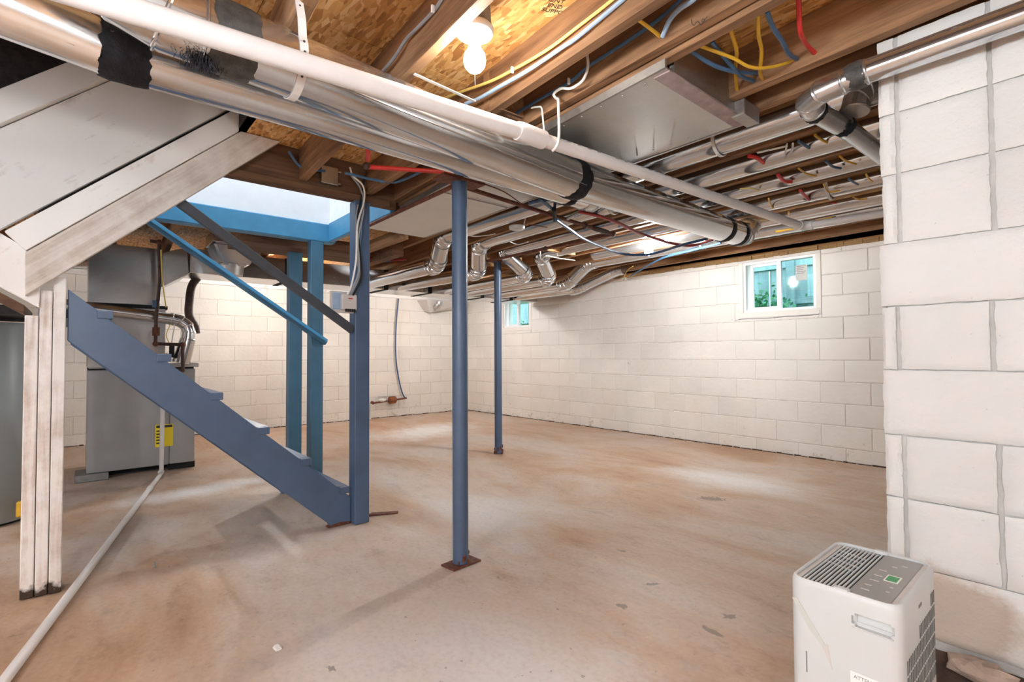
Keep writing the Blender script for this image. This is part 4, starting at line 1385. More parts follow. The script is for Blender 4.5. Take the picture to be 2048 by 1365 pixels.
MB().tube([q3 + Vector((0.05, 0, 0)), q4], 0.0225, 20).build('branch_pipe', PVC, pv)
d_ = (q3 - q2).normalized()
for k in range(34):
    if k % 6 == 5:
        continue
    c = q2 + d_ * (0.06 + k * 0.055)
    o = MB().bar(c + Vector((0.0205, -0.012, 0.0128)), c + Vector((0.0205, 0.012 - 0.004 * (k % 3), 0.0131)), 0.0015, 0.0022, (1, 0, 0.6)).build('print_mark', INKG, pv)
cable('wire_hook', [(-1.176, 1.37, 2.084), (-1.172, 1.37, 2.031), (-1.189, 1.37, 1.996), (-1.215, 1.37, 1.984), (-1.257, 1.37, 1.984), (-1.306, 1.37, 2.004), (-1.343, 1.37, 1.998), (-1.332, 1.37, 1.976)] + [(-1.283, 1.33, 1.938), (-1.281, 1.33, 1.892), (-1.279, 1.33, 1.821)] + [(-1.244, 1.29, 1.761), (-1.254, 1.29, 1.744), (-1.274, 1.29, 1.734)], 0.0052, WHC, 'white cable hooked around the overhead drain pipe', 'cable')
cable('wire_hook', [(-1.486, 1.385, 2.002), (-1.454, 1.385, 1.994), (-1.428, 1.385, 1.98), (-1.42, 1.385, 1.933), (-1.414, 1.385, 1.883)], 0.0036, WHC, 'thin white wire bracket left of the drain pipe hook', 'wire')

# ------------------------------------------------------------------ panned return duct between the joists
pn = thing('return_duct', 'wide flat sheet metal return duct fixed beneath the joists', 'duct', (-2.1, 1.75, 1.92))
MB().hexa([(-3.42, 1.560, 1.912), (-0.905, 1.445, 1.932), (-0.905, 2.035, 1.932), (-3.42, 2.03, 1.912), (-3.42, 1.560, 1.922), (-0.905, 1.445, 1.942), (-0.905, 2.035, 1.942), (-3.42, 2.03, 1.922)]).build('bottom_sheet', PANM, pn, 0.002)
MB().box(-0.925, -0.908, 1.50, 2.03, 1.942, 2.15).build('end_cap', GALVD, pn)
MB().box(-3.42, -3.40, 1.58, 2.02, 1.92, 2.15).build('end_cap', GALVD, pn)
MB().bar((-3.42, 2.045, 1.94), (-0.90, 2.045, 1.955), 0.012, 0.05).build('flange', GALVD, pn)
MB().bar((-2.86, 1.528, 1.925), (-0.90, 1.438, 1.945), 0.010, 0.03).build('flange', GALVD, pn)
MB().bar((-0.93, 1.46, 1.929), (-0.93, 2.03, 1.929), 0.06, 0.006).build('sealant_strip', SEALANT, pn)
MB().bar((-0.895, 1.93, 1.95), (-0.895, 2.06, 1.95), 0.05, 0.06).build('corner_tab', GALVD, pn)
for k in range(7):
    x = -1.05 - k * 0.085
    MB().ball((x, 1.985 - 0.004 * k, 1.9295), 0.0045, 8, 5).build('screw', GALV, pn)
for k in range(6):
    x = -1.0 - k * 0.1
    MB().ball((x, 1.468 + 0.004 * k, 1.9285), 0.004, 8, 5).build('screw', GALV, pn)
MB().bar((-2.40, 1.515, 1.9165), (-2.40, 2.03, 1.9165), 0.003, 0.004).build('cross_crease', GALVD, pn)

# ------------------------------------------------------------------ trunk and branch ducts toward the far corner
tk = thing('trunk_duct', 'long dull grey rectangular trunk duct running along the back', 'duct', (-5.5, 2.9, 1.74))
MB().box(-5.72, -5.29, 0.74, 5.02, 1.745, 1.965).build('body', GALV2, tk, 0.004)
for y in (1.55, 2.62, 3.2, 4.0, 4.5):
    MB().box(-5.724, -5.284, y, y + 0.05, 1.741, 1.969).build('drive_cleat', BLACK, tk)
def rowpipe(name, y1, y2, xc, y3, x3, r, rb, label, xend=XR - 0.3, zb=2.005, z=1.80, mat=GALV):
    t = thing(name, label, 'duct', (xc, y1, z - r), 'branch ducts in the joist bays')
    MB().tube([(-5.29, y1, z), (xc - 0.08, y2, z)], r, 24).build('lower_pipe', mat, t)
    c1 = Vector((xc, y2, z)); c2 = Vector((x3, y3, zb))
    a1_ = elbow_path((xc - 0.5, y2, z), c1, c2, 0.085, 8)
    a2_ = elbow_path(c1, c2, (x3 + 0.5, y3, zb), 0.075, 8)
    elbow([Vector((xc - 0.1, y2, z))] + a1_, r + 0.012, 4, 22).build('elbow', mat, t)
    elbow(a2_, r + 0.010, 3, 22).build('elbow', mat, t)
    MB().tube([a1_[-1], a2_[0]], r + 0.008, 22).build('connector', mat, t)
    if xend > x3 + 0.3:
        MB().tube([a2_[-1], (xend, y3 - 0.02 * (xend - x3), zb)], rb, 24).build('bay_pipe', mat, t)
    return t
b1 = rowpipe('branch_duct', 2.44, 2.43, -3.86, 2.335, -3.62, 0.066, 0.068, 'branch duct with a bright elbow left of the near blue column')
b2 = rowpipe('branch_duct', 2.83, 2.93, -3.92, 2.72, -3.62, 0.066, 0.066, 'branch duct with a bright elbow between the two blue columns')
b3 = rowpipe('branch_duct', 3.46, 3.46, -3.78, 3.12, -3.78, 0.060, 0.058, 'slim branch duct with a stubby elbow tilted left beside the rear column')
b4 = rowpipe('branch_duct', 3.79, 3.80, -3.80, 3.51, -3.66, 0.064, 0.062, 'branch duct with a scuffed upright elbow right of the rear column')
b5 = rowpipe('branch_duct', 4.22, 4.24, -3.96, 4.26, -3.66, 0.066, 0.070, 'branch duct with a large segmented elbow below the far bulb')
b6 = rowpipe('branch_duct', 4.62, 4.66, -4.18, 4.86, -3.72, 0.058, 0.060, 'lowest branch duct ending in a wide segmented elbow by the window wall', xend=-3.6, zb=2.0)
o = MB().tube([(-3.3, 3.93, 2.005), (1.7, 3.84, 2.005)], 0.062, 24).build('bay_duct', GALV); tag(o, 'straight round duct in the joist bay above the far bulb', 'duct')
for (x, y0, par) in ((-1.15, 2.29, b1), (-2.1, 2.70, b2), (-2.3, 4.235, b5), (-1.05, 3.47, b4)):
    pth = [(x, y0 - 0.085, 2.02)]
    for k in range(11):
        a = math.radians(180 + k * 18)
        pth.append((x, y0 + math.cos(a) * 0.074, 2.005 + math.sin(a) * 0.074))
    pth.append((x, y0 + 0.085, 2.02))
    ribbon(pth, (1, 0, 0), 0.016).build('strap', WHC, par)
# metal hood high on the furnace wall
hd = thing('wall_hood', 'small white hood with a metal elbow near the far corner', 'duct', (-7.30, 4.7, 1.72))
MB().hexa([(-7.44, 4.42, 1.73), (-7.30, 4.45, 1.70), (-7.30, 5.0, 1.80), (-7.44, 5.1, 1.84), (-7.44, 4.28, 1.90), (-7.16, 4.30, 1.90), (-7.16, 5.14, 1.90), (-7.44, 5.14, 1.90)]).build('hood', PLASTB, hd, 0.004)
elbow(elbow_path((-7.10, 4.52, 1.93), (-7.10, 4.50, 1.80), (-7.25, 4.44, 1.74), 0.07, 8), 0.05, 3, 16).build('elbow', GALV2, hd)
# boot hanging under the stairwell rim
bt = thing('duct_boot', 'tapered metal duct boot hanging beneath the blue stairwell beam', 'duct', (-4.9, 1.02, 1.76))
MB().hexa([(-5.06, 0.90, 1.775), (-4.82, 0.90, 1.775), (-4.82, 1.11, 1.775), (-5.06, 1.11, 1.775), (-5.12, 0.83, 1.95), (-4.76, 0.83, 1.95), (-4.76, 1.22, 1.95), (-5.12, 1.22, 1.95)]).build('taper', GALV, bt, 0.02, 2)
MB().box(-5.12, -4.76, 0.83, 1.22, 1.95, 2.05).build('collar', GALV, bt, 0.003)
MB().tube([(-4.94, 0.99, 1.70), (-4.94, 0.99, 1.79)], [0.1, 0.11], 20).build('lower_ring', GALVD, bt)

# ------------------------------------------------------------------ small duct in front of the near wall
dC = thing('small_duct', 'slim metal duct running along the top of the near block wall', 'duct', (0.0, 1.83, 1.82))
arc = elbow_path((-0.40, 1.828, 1.864), (-0.64, 1.815, 1.842), (-0.60, 2.2, 1.836), 0.10, 12)
MB().tube([(-0.46, 1.828, 1.863), (XR, 1.828, 1.858)], 0.0365, 28).build('pipe', GALV, dC)
MB().bar((-0.44, 1.797, 1.880), (XR, 1.797, 1.875), 0.003, 0.006).build('seam', GALV2, dC)
elbow([Vector((-0.45, 1.828, 1.863))] + arc, 0.0375, 4, 26).build('elbow', GALV2, dC)
MB().tube([arc[-1], (-0.598, 2.20, 1.836), (-0.602, 2.75, 1.86)], [0.035, 0.034, 0.034], 24).build('rear_pipe', GALV2, dC)
mastic((-0.475, 1.827, 1.861), (1, 0.0, 0.05), 0.0378, 0.05, dC, TAPEG, 8)
mastic(Vector(arc[-1]) + Vector((0, 0.02, 0)), (0, 1, 0), 0.0355, 0.04, dC, TAPE, 9)
mastic((-0.598, 2.13, 1.836), (0, 1, 0), 0.0345, 0.035, dC, TAPE, 10)
elbow(elbow_path((-0.55, 2.08, 1.80), (-0.55, 2.09, 1.93), (-0.40, 2.25, 1.95), 0.07, 8), 0.045, 3, 18).build('side_elbow', GALVD, dC)

# ------------------------------------------------------------------ gas pipe and water lines under the ceiling
g2 = thing('ceiling_gas_pipe', 'rusty threaded gas pipe running under the ceiling past the column', 'pipe', (-2.3, 2.2, 1.86))
for a, b_ in (((-3.25, 1.485, 1.880), (-2.155, 1.47, 1.878)), ((-2.15, 1.47, 1.878), (-2.245, 2.27, 1.88)), ((-2.245, 2.27, 1.88), (-2.315, 2.968, 1.878)), ((-2.315, 2.97, 1.878), (-4.9, 2.88, 1.882))):
    MB().tube([a, b_], 0.012, 10).build('pipe_length', RUST, g2)
for c in ((-2.152, 1.47, 1.878), (-2.28, 2.62, 1.879), (-2.315, 2.968, 1.878), (-3.0, 2.947, 1.88)):
    MB().ball(c, 0.021, 12, 8).build('fitting', IRON, g2)
MB().tube([(-2.29, 2.72, 1.879), (-2.31, 2.90, 1.878)], 0.018, 10).build('coupling', IRON, g2)
cable('red_water_pipe', [(-2.132, 0.96, 2.0), (-2.134, 0.965, 1.95), (-2.15, 0.985, 1.93), (-2.25, 1.03, 1.928)], 0.011, RED, 'short red water pipe dropping from the subfloor beside the duct', 'pipe')
o = thing('red_water_pipe', 'bright red straight water pipe below the joists behind the duct', 'pipe', (-2.2, 1.2, 1.91))
MB().tube([(-2.324, 1.068, 1.925), (-2.123, 1.427, 1.925)], 0.011, 12).build('pipe', RED, o)
MB().ball((-2.318, 1.054, 1.925), 0.018, 10, 7).build('elbow_fitting', IRON, o)
cable('red_water_pipe', [(-1.965, 2.213, 1.83), (-1.952, 2.38, 1.83), (-1.985, 2.618, 1.83), (-2.043, 2.858, 1.83), (-2.072, 3.077, 1.83), (-2.088, 3.393, 1.83), (-2.028, 3.576, 1.83), (-1.835, 3.517, 1.83)], 0.0105, PEXR, 'dark red plastic water pipe sagging in front of the far bulb', 'pipe')
cable('blue_water_pipe', [(-2.099, 2.15, 1.8), (-2.204, 2.385, 1.8), (-2.32, 2.642, 1.8), (-2.433, 3.027, 1.8), (-2.482, 3.302, 1.8), (-2.397, 3.472, 1.8), (-2.245, 3.468, 1.8), (-2.012, 3.377, 1.8), (-1.778, 3.33, 1.8)], 0.0105, PEXB, 'dark blue plastic water pipe sagging past the far bulb', 'pipe')
cable('blue_water_pipe', [(-2.198, 2.019, 1.9), (-2.126, 2.045, 1.9), (-2.057, 2.067, 1.9)], 0.0095, PEXB, 'short level blue water pipe left of the black tee', 'pipe')
cable('blue_water_pipe', [(-2.067, 1.984, 1.88), (-2.108, 2.085, 1.88), (-2.17, 2.206, 1.88)], 0.0105, PEXB, 'short slanting blue water pipe entering the black tee', 'pipe')
cable('pale_blue_pipe', [(-3.646, 5.011, 1.93), (-3.188, 4.633, 1.93), (-2.733, 4.298, 1.93), (-2.411, 4.206, 1.93), (-2.067, 4.105, 1.93)], 0.010, CBL, 'blue conduit slanting to the window wall under the ducts', 'pipe')
o = thing('pipe_tee', 'black plumbing tee under the large duct', 'pipe fitting', (-2.183, 2.219, 1.86))
MB().tube([(-2.116, 2.151, 1.87), (-2.274, 2.32, 1.865)], 0.014, 10).build('tee_body', BLACK, o)
MB().tube([(-2.17, 2.216, 1.95), (-2.159, 2.199, 1.87)], 0.0095, 10).build('riser', PEXB, o)
o = MB().tube([(-2.061, 2.359, 1.89), (-2.236, 2.397, 1.88)], 0.013, 10).build('ball_valve', GALV2); tag(o, 'small metal ball valve at the end of the red pipe', 'valve')
cable('thermostat_wire', [(-2.064, 1.573, 1.885), (-2.101, 1.756, 1.885), (-2.232, 2.042, 1.885), (-2.269, 2.292, 1.885)], 0.0035, RUST, 'thin brown wire sagging along the return duct', 'wire')
cable('alarm_wire', [(-2.664, 2.441, 1.93), (-2.641, 2.514, 1.93), (-2.628, 2.598, 1.93)], 0.003, RUST, 'thin brown wire trailing from the smoke alarm', 'wire')
cable('white_wire', [(-3.191, 2.708, 1.94), (-3.23, 2.842, 1.94), (-3.104, 2.843, 1.94)], 0.004, WHC, 'thin white wire loop below the smoke alarm', 'wire')
cable('white_wire', [(-3.241, 3.113, 1.93), (-3.579, 3.457, 1.93), (-3.405, 3.349, 1.93), (-3.409, 3.543, 1.93), (-3.388, 3.736, 1.93)], 0.005, WHC, 'white cable hanging by the upright scuffed elbow', 'wire')
cable('white_wire', [(-3.225, 2.303, 1.94), (-3.226, 2.382, 1.94), (-3.136, 2.438, 1.94), (-3.06, 2.453, 1.94)], 0.004, WHC, 'thin white wire right of the near blue column', 'wire')
cable('red_supply', [(-4.386, 2.007, 1.9), (-4.399, 2.188, 1.9), (-4.251, 2.33, 1.9)], 0.011, PEXR, 'red plastic pipe behind the stair newel post', 'pipe')
cable('blue_supply', [(-4.476, 2.048, 1.89), (-4.45, 2.162, 1.89), (-4.367, 2.223, 1.89)], 0.010, PEXB, 'blue plastic pipe behind the stair newel post', 'pipe')
o = MB().box(-4.9, -3.95, 2.05, 2.14, 1.86, 1.975).build('rough_timber', BEAMY, None, 0.003); tag(o, 'rough brown timber under the joists behind the newel post', 'beam')
o = MB().box(-4.4, -3.5, 1.86, 1.94, 1.90, 1.975).build('rough_timber', JOIST, None, 0.003); tag(o, 'reddish timber left of the bright duct elbow', 'beam')

# ------------------------------------------------------------------ electric cables
cable('joist_cable', [(-1.842, 1.2, 2.123), (-1.742, 1.2, 2.105), (-1.523, 1.2, 2.062), (-1.386, 1.2, 2.048), (-1.208, 1.2, 2.039), (-1.056, 1.2, 2.049), (-0.934, 1.2, 2.06), (-0.814, 1.2, 2.077)], 0.0055, YEL2, 'yellow cable stapled along the joist right of the near bulb')
cable('joist_cable', [(-1.684, 1.195, 2.034), (-1.582, 1.195, 2.019), (-1.456, 1.195, 2.013), (-1.291, 1.195, 2.006), (-1.128, 1.195, 2.01), (-1.065, 1.195, 2.011), (-0.894, 1.195, 2.035), (-0.778, 1.195, 2.053)], 0.007, CBL2, 'pale blue cable stapled along the joist right of the near bulb')
cable('joist_cable', [(-1.75, 0.825, 2.027), (-1.68, 0.825, 2.033), (-1.591, 0.825, 2.042), (-1.502, 0.825, 2.067), (-1.432, 0.825, 2.068), (-1.325, 0.825, 2.072), (-1.29, 0.825, 2.081), (-1.238, 0.825, 2.095)], 0.006, GRYC, 'grey cable stapled to the joist left of the near bulb')
cable('joist_cable', [(-1.621, 1.385, 2.012), (-1.563, 1.385, 2.015), (-1.436, 1.385, 2.02), (-1.271, 1.385, 2.02), (-1.185, 1.385, 2.04), (-1.085, 1.385, 2.045), (-0.936, 1.385, 2.056), (-0.85, 1.385, 2.071), (-0.798, 1.385, 2.09)], 0.0065, CBL, 'slate blue cable along the doubled joist')
o = MB().bar((-1.53, 0.869, 1.975), (-1.543, 1.142, 1.972), 0.012, 0.003).build('bridging_strip', WHC); tag(o, 'pale flat metal strip bridging two joists below the bulb', 'strip')
o = MB().bar((-1.527, 1.253, 1.97), (-1.524, 1.369, 1.97), 0.014, 0.004).build('bridging_strip', BEAMY); tag(o, 'brown flat strip between joists above the pipe coupling', 'strip')
cable('loop_cable', [(-0.884, 1.26, 2.006), (-0.881, 1.322, 2.002), (-0.886, 1.385, 2.005)], 0.0055, YEL, 'short yellow cable crossing between two joists')
cable('loop_cable', [(-0.7, 1.28, 1.984), (-0.734, 1.305, 1.998), (-0.787, 1.331, 2.015), (-0.834, 1.356, 2.017), (-0.876, 1.382, 1.998)], 0.0075, CBL2, 'light blue cable curving down into the doubled joist')
cable('drop_cable', [(-0.719, 1.51, 1.995), (-0.76, 1.635, 1.999), (-0.823, 1.76, 2.009), (-0.877, 1.885, 2.0)], 0.0062, YEL, 'yellow cable hanging nearest the return duct end')
cable('drop_cable', [(-0.635, 1.51, 2.001), (-0.675, 1.604, 1.996), (-0.706, 1.698, 1.997), (-0.751, 1.791, 1.982), (-0.781, 1.885, 1.998)], 0.0062, YEL, 'yellow cable hanging second from the return duct end')
cable('drop_cable', [(-0.612, 1.51, 1.998), (-0.63, 1.602, 1.995), (-0.641, 1.695, 1.998), (-0.655, 1.787, 1.998), (-0.66, 1.88, 2.017)], 0.0075, CBL, 'twisted blue cable hanging between joists left of the red one')
cable('drop_cable', [(-0.859, 1.52, 1.998), (-0.832, 1.61, 1.975), (-0.812, 1.7, 1.977), (-0.803, 1.79, 1.999), (-0.789, 1.88, 2.025)], 0.007, CBL, 'blue cable sagging behind the first yellow drop')
cable('drop_cable', [(-0.781, 1.51, 1.99), (-0.798, 1.602, 1.997), (-0.799, 1.695, 1.98), (-0.811, 1.787, 1.987), (-0.811, 1.88, 2.003)], 0.007, CBL, 'straight blue cable slanting behind the first yellow drop')
cable('drop_cable', [(-0.82, 1.51, 1.993), (-0.792, 1.572, 1.983), (-0.769, 1.635, 1.976), (-0.748, 1.698, 1.963), (-0.725, 1.76, 1.971), (-0.691, 1.822, 1.991), (-0.667, 1.885, 2.025)], 0.0055, YEL, 'yellow cable sagging sideways behind the hanging drops')
cable('drop_cable', [(-0.557, 1.6, 2.057), (-0.579, 1.669, 1.995), (-0.594, 1.738, 1.999), (-0.605, 1.806, 2.01), (-0.604, 1.875, 2.01)], 0.0075, RED, 'red cable curving down onto the joist')
o = MB().bar((-1.061, 2.479, 1.968), (-0.932, 2.506, 1.968), 0.022, 0.002).build('joist_tag', WHC); tag(o, 'white printed tag strip stuck beneath a joist by the red cable', 'label')
CL = [
 (RED, 0.010, [(-1.1, 2.479, 1.965), (-1.086, 2.536, 1.965), (-1.096, 2.689, 1.965)], 'thick red cable end below the slim joist label'),
 (YEL, 0.005, [(-0.998, 2.82, 1.955), (-1.001, 2.93, 1.955), (-0.98, 3.013, 1.955)], 'yellow cable stub between two joists in the middle bay'),
 (RED, 0.010, [(-1.107, 2.838, 1.955), (-1.124, 2.963, 1.955), (-1.104, 3.013, 1.955)], 'red cable stub in the middle bay'),
 (YEL2, 0.0045, [(-1.346, 2.909, 1.955), (-1.3, 2.95, 1.955), (-1.288, 3.021, 1.955)], 'thin yellow cable stub crossing the drain pipe bay'),
 (YEL, 0.005, [(-0.998, 3.183, 1.95), (-1.027, 3.355, 1.95), (-0.972, 3.379, 1.95)], 'yellow cable clip around a bright duct'),
 (RED, 0.009, [(-1.125, 3.194, 1.95), (-1.142, 3.304, 1.95), (-1.16, 3.437, 1.95)], 'red cable stub against a bright duct'),
 (YEL, 0.005, [(-1.309, 3.209, 1.95), (-1.37, 3.401, 1.95), (-1.373, 3.486, 1.95)], 'yellow cable looping under the left end of a duct'),
 (CBL, 0.0065, [(-0.871, 2.813, 1.955), (-0.875, 2.925, 1.955), (-0.857, 2.989, 1.955)], 'dark blue cable stub over the bright slim duct'),
 (CBL, 0.006, [(-0.878, 3.188, 1.95), (-0.877, 3.264, 1.95), (-0.872, 3.335, 1.95)], 'blue cable clip near the block wall'),
 (YEL, 0.005, [(-0.805, 2.794, 1.955), (-0.805, 2.893, 1.955), (-0.786, 2.978, 1.955)], 'yellow cable stub right of the blue stub'),
 (YEL, 0.0045, [(-0.975, 3.602, 1.96), (-0.968, 3.704, 1.96), (-0.926, 3.724, 1.96)], 'yellow cable loop close to the wall edge'),
 (YEL, 0.005, [(-0.794, 3.18, 1.95), (-0.804, 3.264, 1.95), (-0.806, 3.337, 1.95)], 'short yellow cable touching the block wall'),
 (WHC, 0.0045, [(-0.902, 2.487, 1.965), (-0.926, 2.547, 1.965), (-0.962, 2.615, 1.965), (-0.989, 2.642, 1.965), (-0.969, 2.578, 1.965), (-0.922, 2.472, 1.965)], 'white cable loop tied with yellow'),
 (CBL, 0.007, [(-0.881, 2.496, 1.97), (-0.879, 2.568, 1.97), (-0.875, 2.645, 1.97)], 'dark blue cable stub below the elbow duct'),
 (YEL, 0.006, [(-0.807, 2.478, 1.97), (-0.805, 2.571, 1.97), (-0.786, 2.67, 1.97), (-0.731, 2.755, 1.97)], 'long yellow cable under the small elbow duct'),
 (YEL, 0.006, [(-1.48, 2.668, 1.97), (-1.4, 2.66, 1.97), (-1.309, 2.672, 1.97)], 'yellow cable lying beside the drain pipe'),
 (YEL, 0.006, [(-1.364, 3.662, 1.96), (-1.401, 3.775, 1.96)] , 'tiny yellow cable end above the drain elbow'),
 (YEL, 0.011, [(-1.651, 4.175, 1.96), (-1.548, 4.176, 1.96), (-1.48, 4.186, 1.96)], 'thick yellow cable left of the drain elbow'),
 (YEL, 0.010, [(-1.394, 4.141, 1.97), (-1.303, 4.118, 1.97), (-1.237, 4.113, 1.97)], 'thick yellow cable right of the drain elbow'),
 (RED, 0.006, [(-1.115, 3.677, 1.97), (-1.096, 3.717, 1.97)], 'small red cable end with a white tag'),
 (YEL, 0.005, [(-4.043, 5.392, 1.93), (-3.644, 4.891, 1.93), (-3.403, 4.624, 1.93), (-3.232, 4.479, 1.93)], 'yellow cable bending by the lowest duct elbow'),
]
for mt, r_, px, lb_ in CL:
    cable('cable_stub', px, r_, mt, lb_, 'cable', 'cable stubs in the joist bays')
cable('wire_tie', [(-1.308, 3.734, 1.83), (-1.239, 3.607, 1.83), (-1.189, 3.548, 1.83), (-1.186, 3.438, 1.83), (-1.245, 3.558, 1.83)], 0.002, RUST, 'thin brown wire twisted around the drain elbow', 'wire')
def staple(p, label):
    o = thing('cable_staple', label, 'staple', p)
    MB().box(p[0] - 0.004, p[0] + 0.004, p[1] - 0.012, p[1] + 0.0, p[2] - 0.012, p[2] + 0.012).build('clip', WHC, o, 0.002)
    return o
staple((-1.376, 1.194, 2.039), 'white staple on the yellow cable of the middle joist')
staple((-1.317, 0.82, 2.067), 'white staple on the grey joist cable')
staple((-1.27, 1.381, 2.018), 'white staple on the slate blue joist cable')
cable('header_cable', [(-2.86, 0.854, 2.114), (-2.86, 0.886, 2.069), (-2.86, 0.923, 2.042), (-2.86, 0.981, 2.041), (-2.86, 1.051, 2.052)], 0.008, CBL, 'blue cable dipping along the stairwell header', 'cable')
cable('header_cable', [(-2.638, 1.077, 1.985), (-2.639, 1.148, 1.985), (-2.64, 1.222, 1.985), (-2.623, 1.319, 1.985), (-2.562, 1.366, 1.985), (-2.323, 1.386, 1.985)], 0.008, CBL, 'blue cable sagging from the junction box toward the duct', 'cable')

# ------------------------------------------------------------------ dehumidifier
dh = thing('dehumidifier', 'white plastic dehumidifier with grille top in front of the block wall', 'dehumidifier', (-0.365, 1.378, 0))
def rrect(x0, x1, y0, y1, r, n=6):
    p = []
    for cx, cy, a0 in ((x1 - r, y1 - r, 0), (x0 + r, y1 - r, 90), (x0 + r, y0 + r, 180), (x1 - r, y0 + r, 270)):
        for k in range(n + 1):
            a = math.radians(a0 + 90 * k / n)
            p.append((cx + r * math.cos(a), cy + r * math.sin(a)))
    return p
X0, X1, Y0, Y1, ZT = -0.470, -0.264, 1.218, 1.538, 0.500
def loft(rings, mat, name, parent, top=True, bottom=True, smooth=True):
    n = len(rings[0][0])
    vs, fs = [], []
    for poly, z in rings:
        vs += [(q[0], q[1], z) for q in poly]
    for i in range(len(rings) - 1):
        for k in range(n):
            fs.append((i * n + k, i * n + (k + 1) % n, (i + 1) * n + (k + 1) % n, (i + 1) * n + k))
    m = MB()
    m._add(vs, fs, smooth)
    if bottom:
        m.f.append(tuple(range(n))[::-1]); m.s.append(False)
    if top:
        m.f.append(tuple(range((len(rings) - 1) * n, len(rings) * n))); m.s.append(False)
    return m
rr_ = lambda d, r: rrect(X0 + d, X1 - d, Y0 + d, Y1 - d, r)
shell = loft([(rr_(0.006, 0.024), 0.0), (rr_(0.0, 0.03), 0.02), (rr_(0.0, 0.03), ZT - 0.012), (rr_(0.002, 0.029), ZT - 0.003), (rr_(0.005, 0.026), ZT), (rr_(0.009, 0.022), ZT - 0.001), (rr_(0.010, 0.021), ZT - 0.012)], PLASTIC, 'shell', dh)
body = shell.build('shell', PLASTIC, dh)
# carry handle pocket cut into the front
cut = MB().box(-0.348, -0.276, Y0 - 0.02, Y0 + 0.018, 0.434, 0.462).build('cutter', PLASTIC, dh, 0.006, 3)
md = body.modifiers.new('pocket', 'BOOLEAN')
md.object = cut
md.operation = 'DIFFERENCE'
md.solver = 'EXACT'
dg = bpy.context.evaluated_depsgraph_get()
dg.update()
me2 = bpy.data.meshes.new_from_object(body.evaluated_get(dg))
body.modifiers.clear()
body.data = me2
me2.set_sharp_from_angle(angle=math.radians(35))
bpy.data.objects.remove(cut)
MB().bar((-0.348, Y0 - 0.001, 0.4335), (-0.276, Y0 - 0.001, 0.4335), 0.006, 0.004).build('handle_lip', PLASTIC, dh, 0.0015, 2)
# top: grille at the left, control panel at the right
XS = -0.360
MB().box(X0 + 0.014, XS - 0.004, Y0 + 0.016, Y1 - 0.016, ZT - 0.0119, ZT - 0.0105).build('grille_base', PLASTD, dh)
gr = MB().box(X0 + 0.0105, X0 + 0.020, Y0 + 0.02, Y1 - 0.02, ZT - 0.0125, ZT - 0.005).build('grille_border', PLASTB, dh)
for k in range(11):
    x = X0 + 0.024 + k * 0.0080
    MB().box(x, x + 0.0030, Y0 + 0.013, Y1 - 0.013, ZT - 0.0075, ZT - 0.0045).build('grille_slat', PLASTIC, dh)
for k in range(4):
    y = 1.395 + k * 0.032
    MB().bar((X0 + 0.02, y - 0.006, ZT - 0.008), (XS - 0.02, y - 0.03, ZT - 0.008), 0.0025, 0.003).build('grille_rib', PLASTIC, dh)
cp = MB().box(XS, X1 - 0.020, Y0 + 0.0115, Y1 - 0.0115, ZT - 0.013, ZT - 0.004).build('control_panel', PLASTG, dh, 0.002)
MB().box(X1 - 0.0195, X1 - 0.0105, Y0 + 0.02, Y1 - 0.02, ZT - 0.013, ZT - 0.0045).build('panel_border', PLASTB, dh)
MB().box(-0.324, -0.298, 1.352, 1.394, ZT - 0.004, ZT - 0.0033).build('display_frame', PORC, cp)
MB().box(-0.321, -0.301, 1.356, 1.388, ZT - 0.0034, ZT - 0.0027).build('display', GREENL, cp)
for i, (x, y, l) in enumerate(((-0.345, 1.27, 0.03), (-0.345, 1.30, 0.024), (-0.345, 1.335, 0.034), (-0.345, 1.37, 0.03), (-0.345, 1.41, 0.028), (-0.33, 1.45, 0.02), (-0.315, 1.47, 0.022), (-0.305, 1.29, 0.012), (-0.305, 1.32, 0.012))):
    MB().box(x, x + l * 0.5, y, y + 0.004, ZT - 0.004, ZT - 0.0034).build('panel_print', PLASTB, cp)
for y0, y1 in ((Y0 + 0.003, Y0 + 0.018), (Y1 - 0.018, Y1 - 0.003)):
    MB().box(XS - 0.022, XS + 0.006, y0, y1, ZT - 0.006, ZT + 0.0025).build('lid_clip', PLASTIC, dh, 0.0015)
# side intake: many small slots
m = MB()
for c in range(19):
    y = Y0 + 0.036 + c * 0.0136
    for r_ in range(12):
        z = 0.06 + r_ * 0.033
        top = 0.388 + (y - Y0 - 0.036) * 0.30
        bot = 0.10 + max(0, (y - Y0 - 0.16)) * 1.3
        if z + 0.027 > top or z < bot:
            continue
        m.box(X1 - 0.002, X1 + 0.0009, y, y + 0.0062, z, z + 0.027)
o = m.build('intake_slots', SLOT, dh)
o['kind'] = 'stuff'
MB().box(X1 + 0.0002, X1 + 0.001, Y0 + 0.14, Y0 + 0.165, 0.455, 0.461).build('brand_print', INKG, dh)
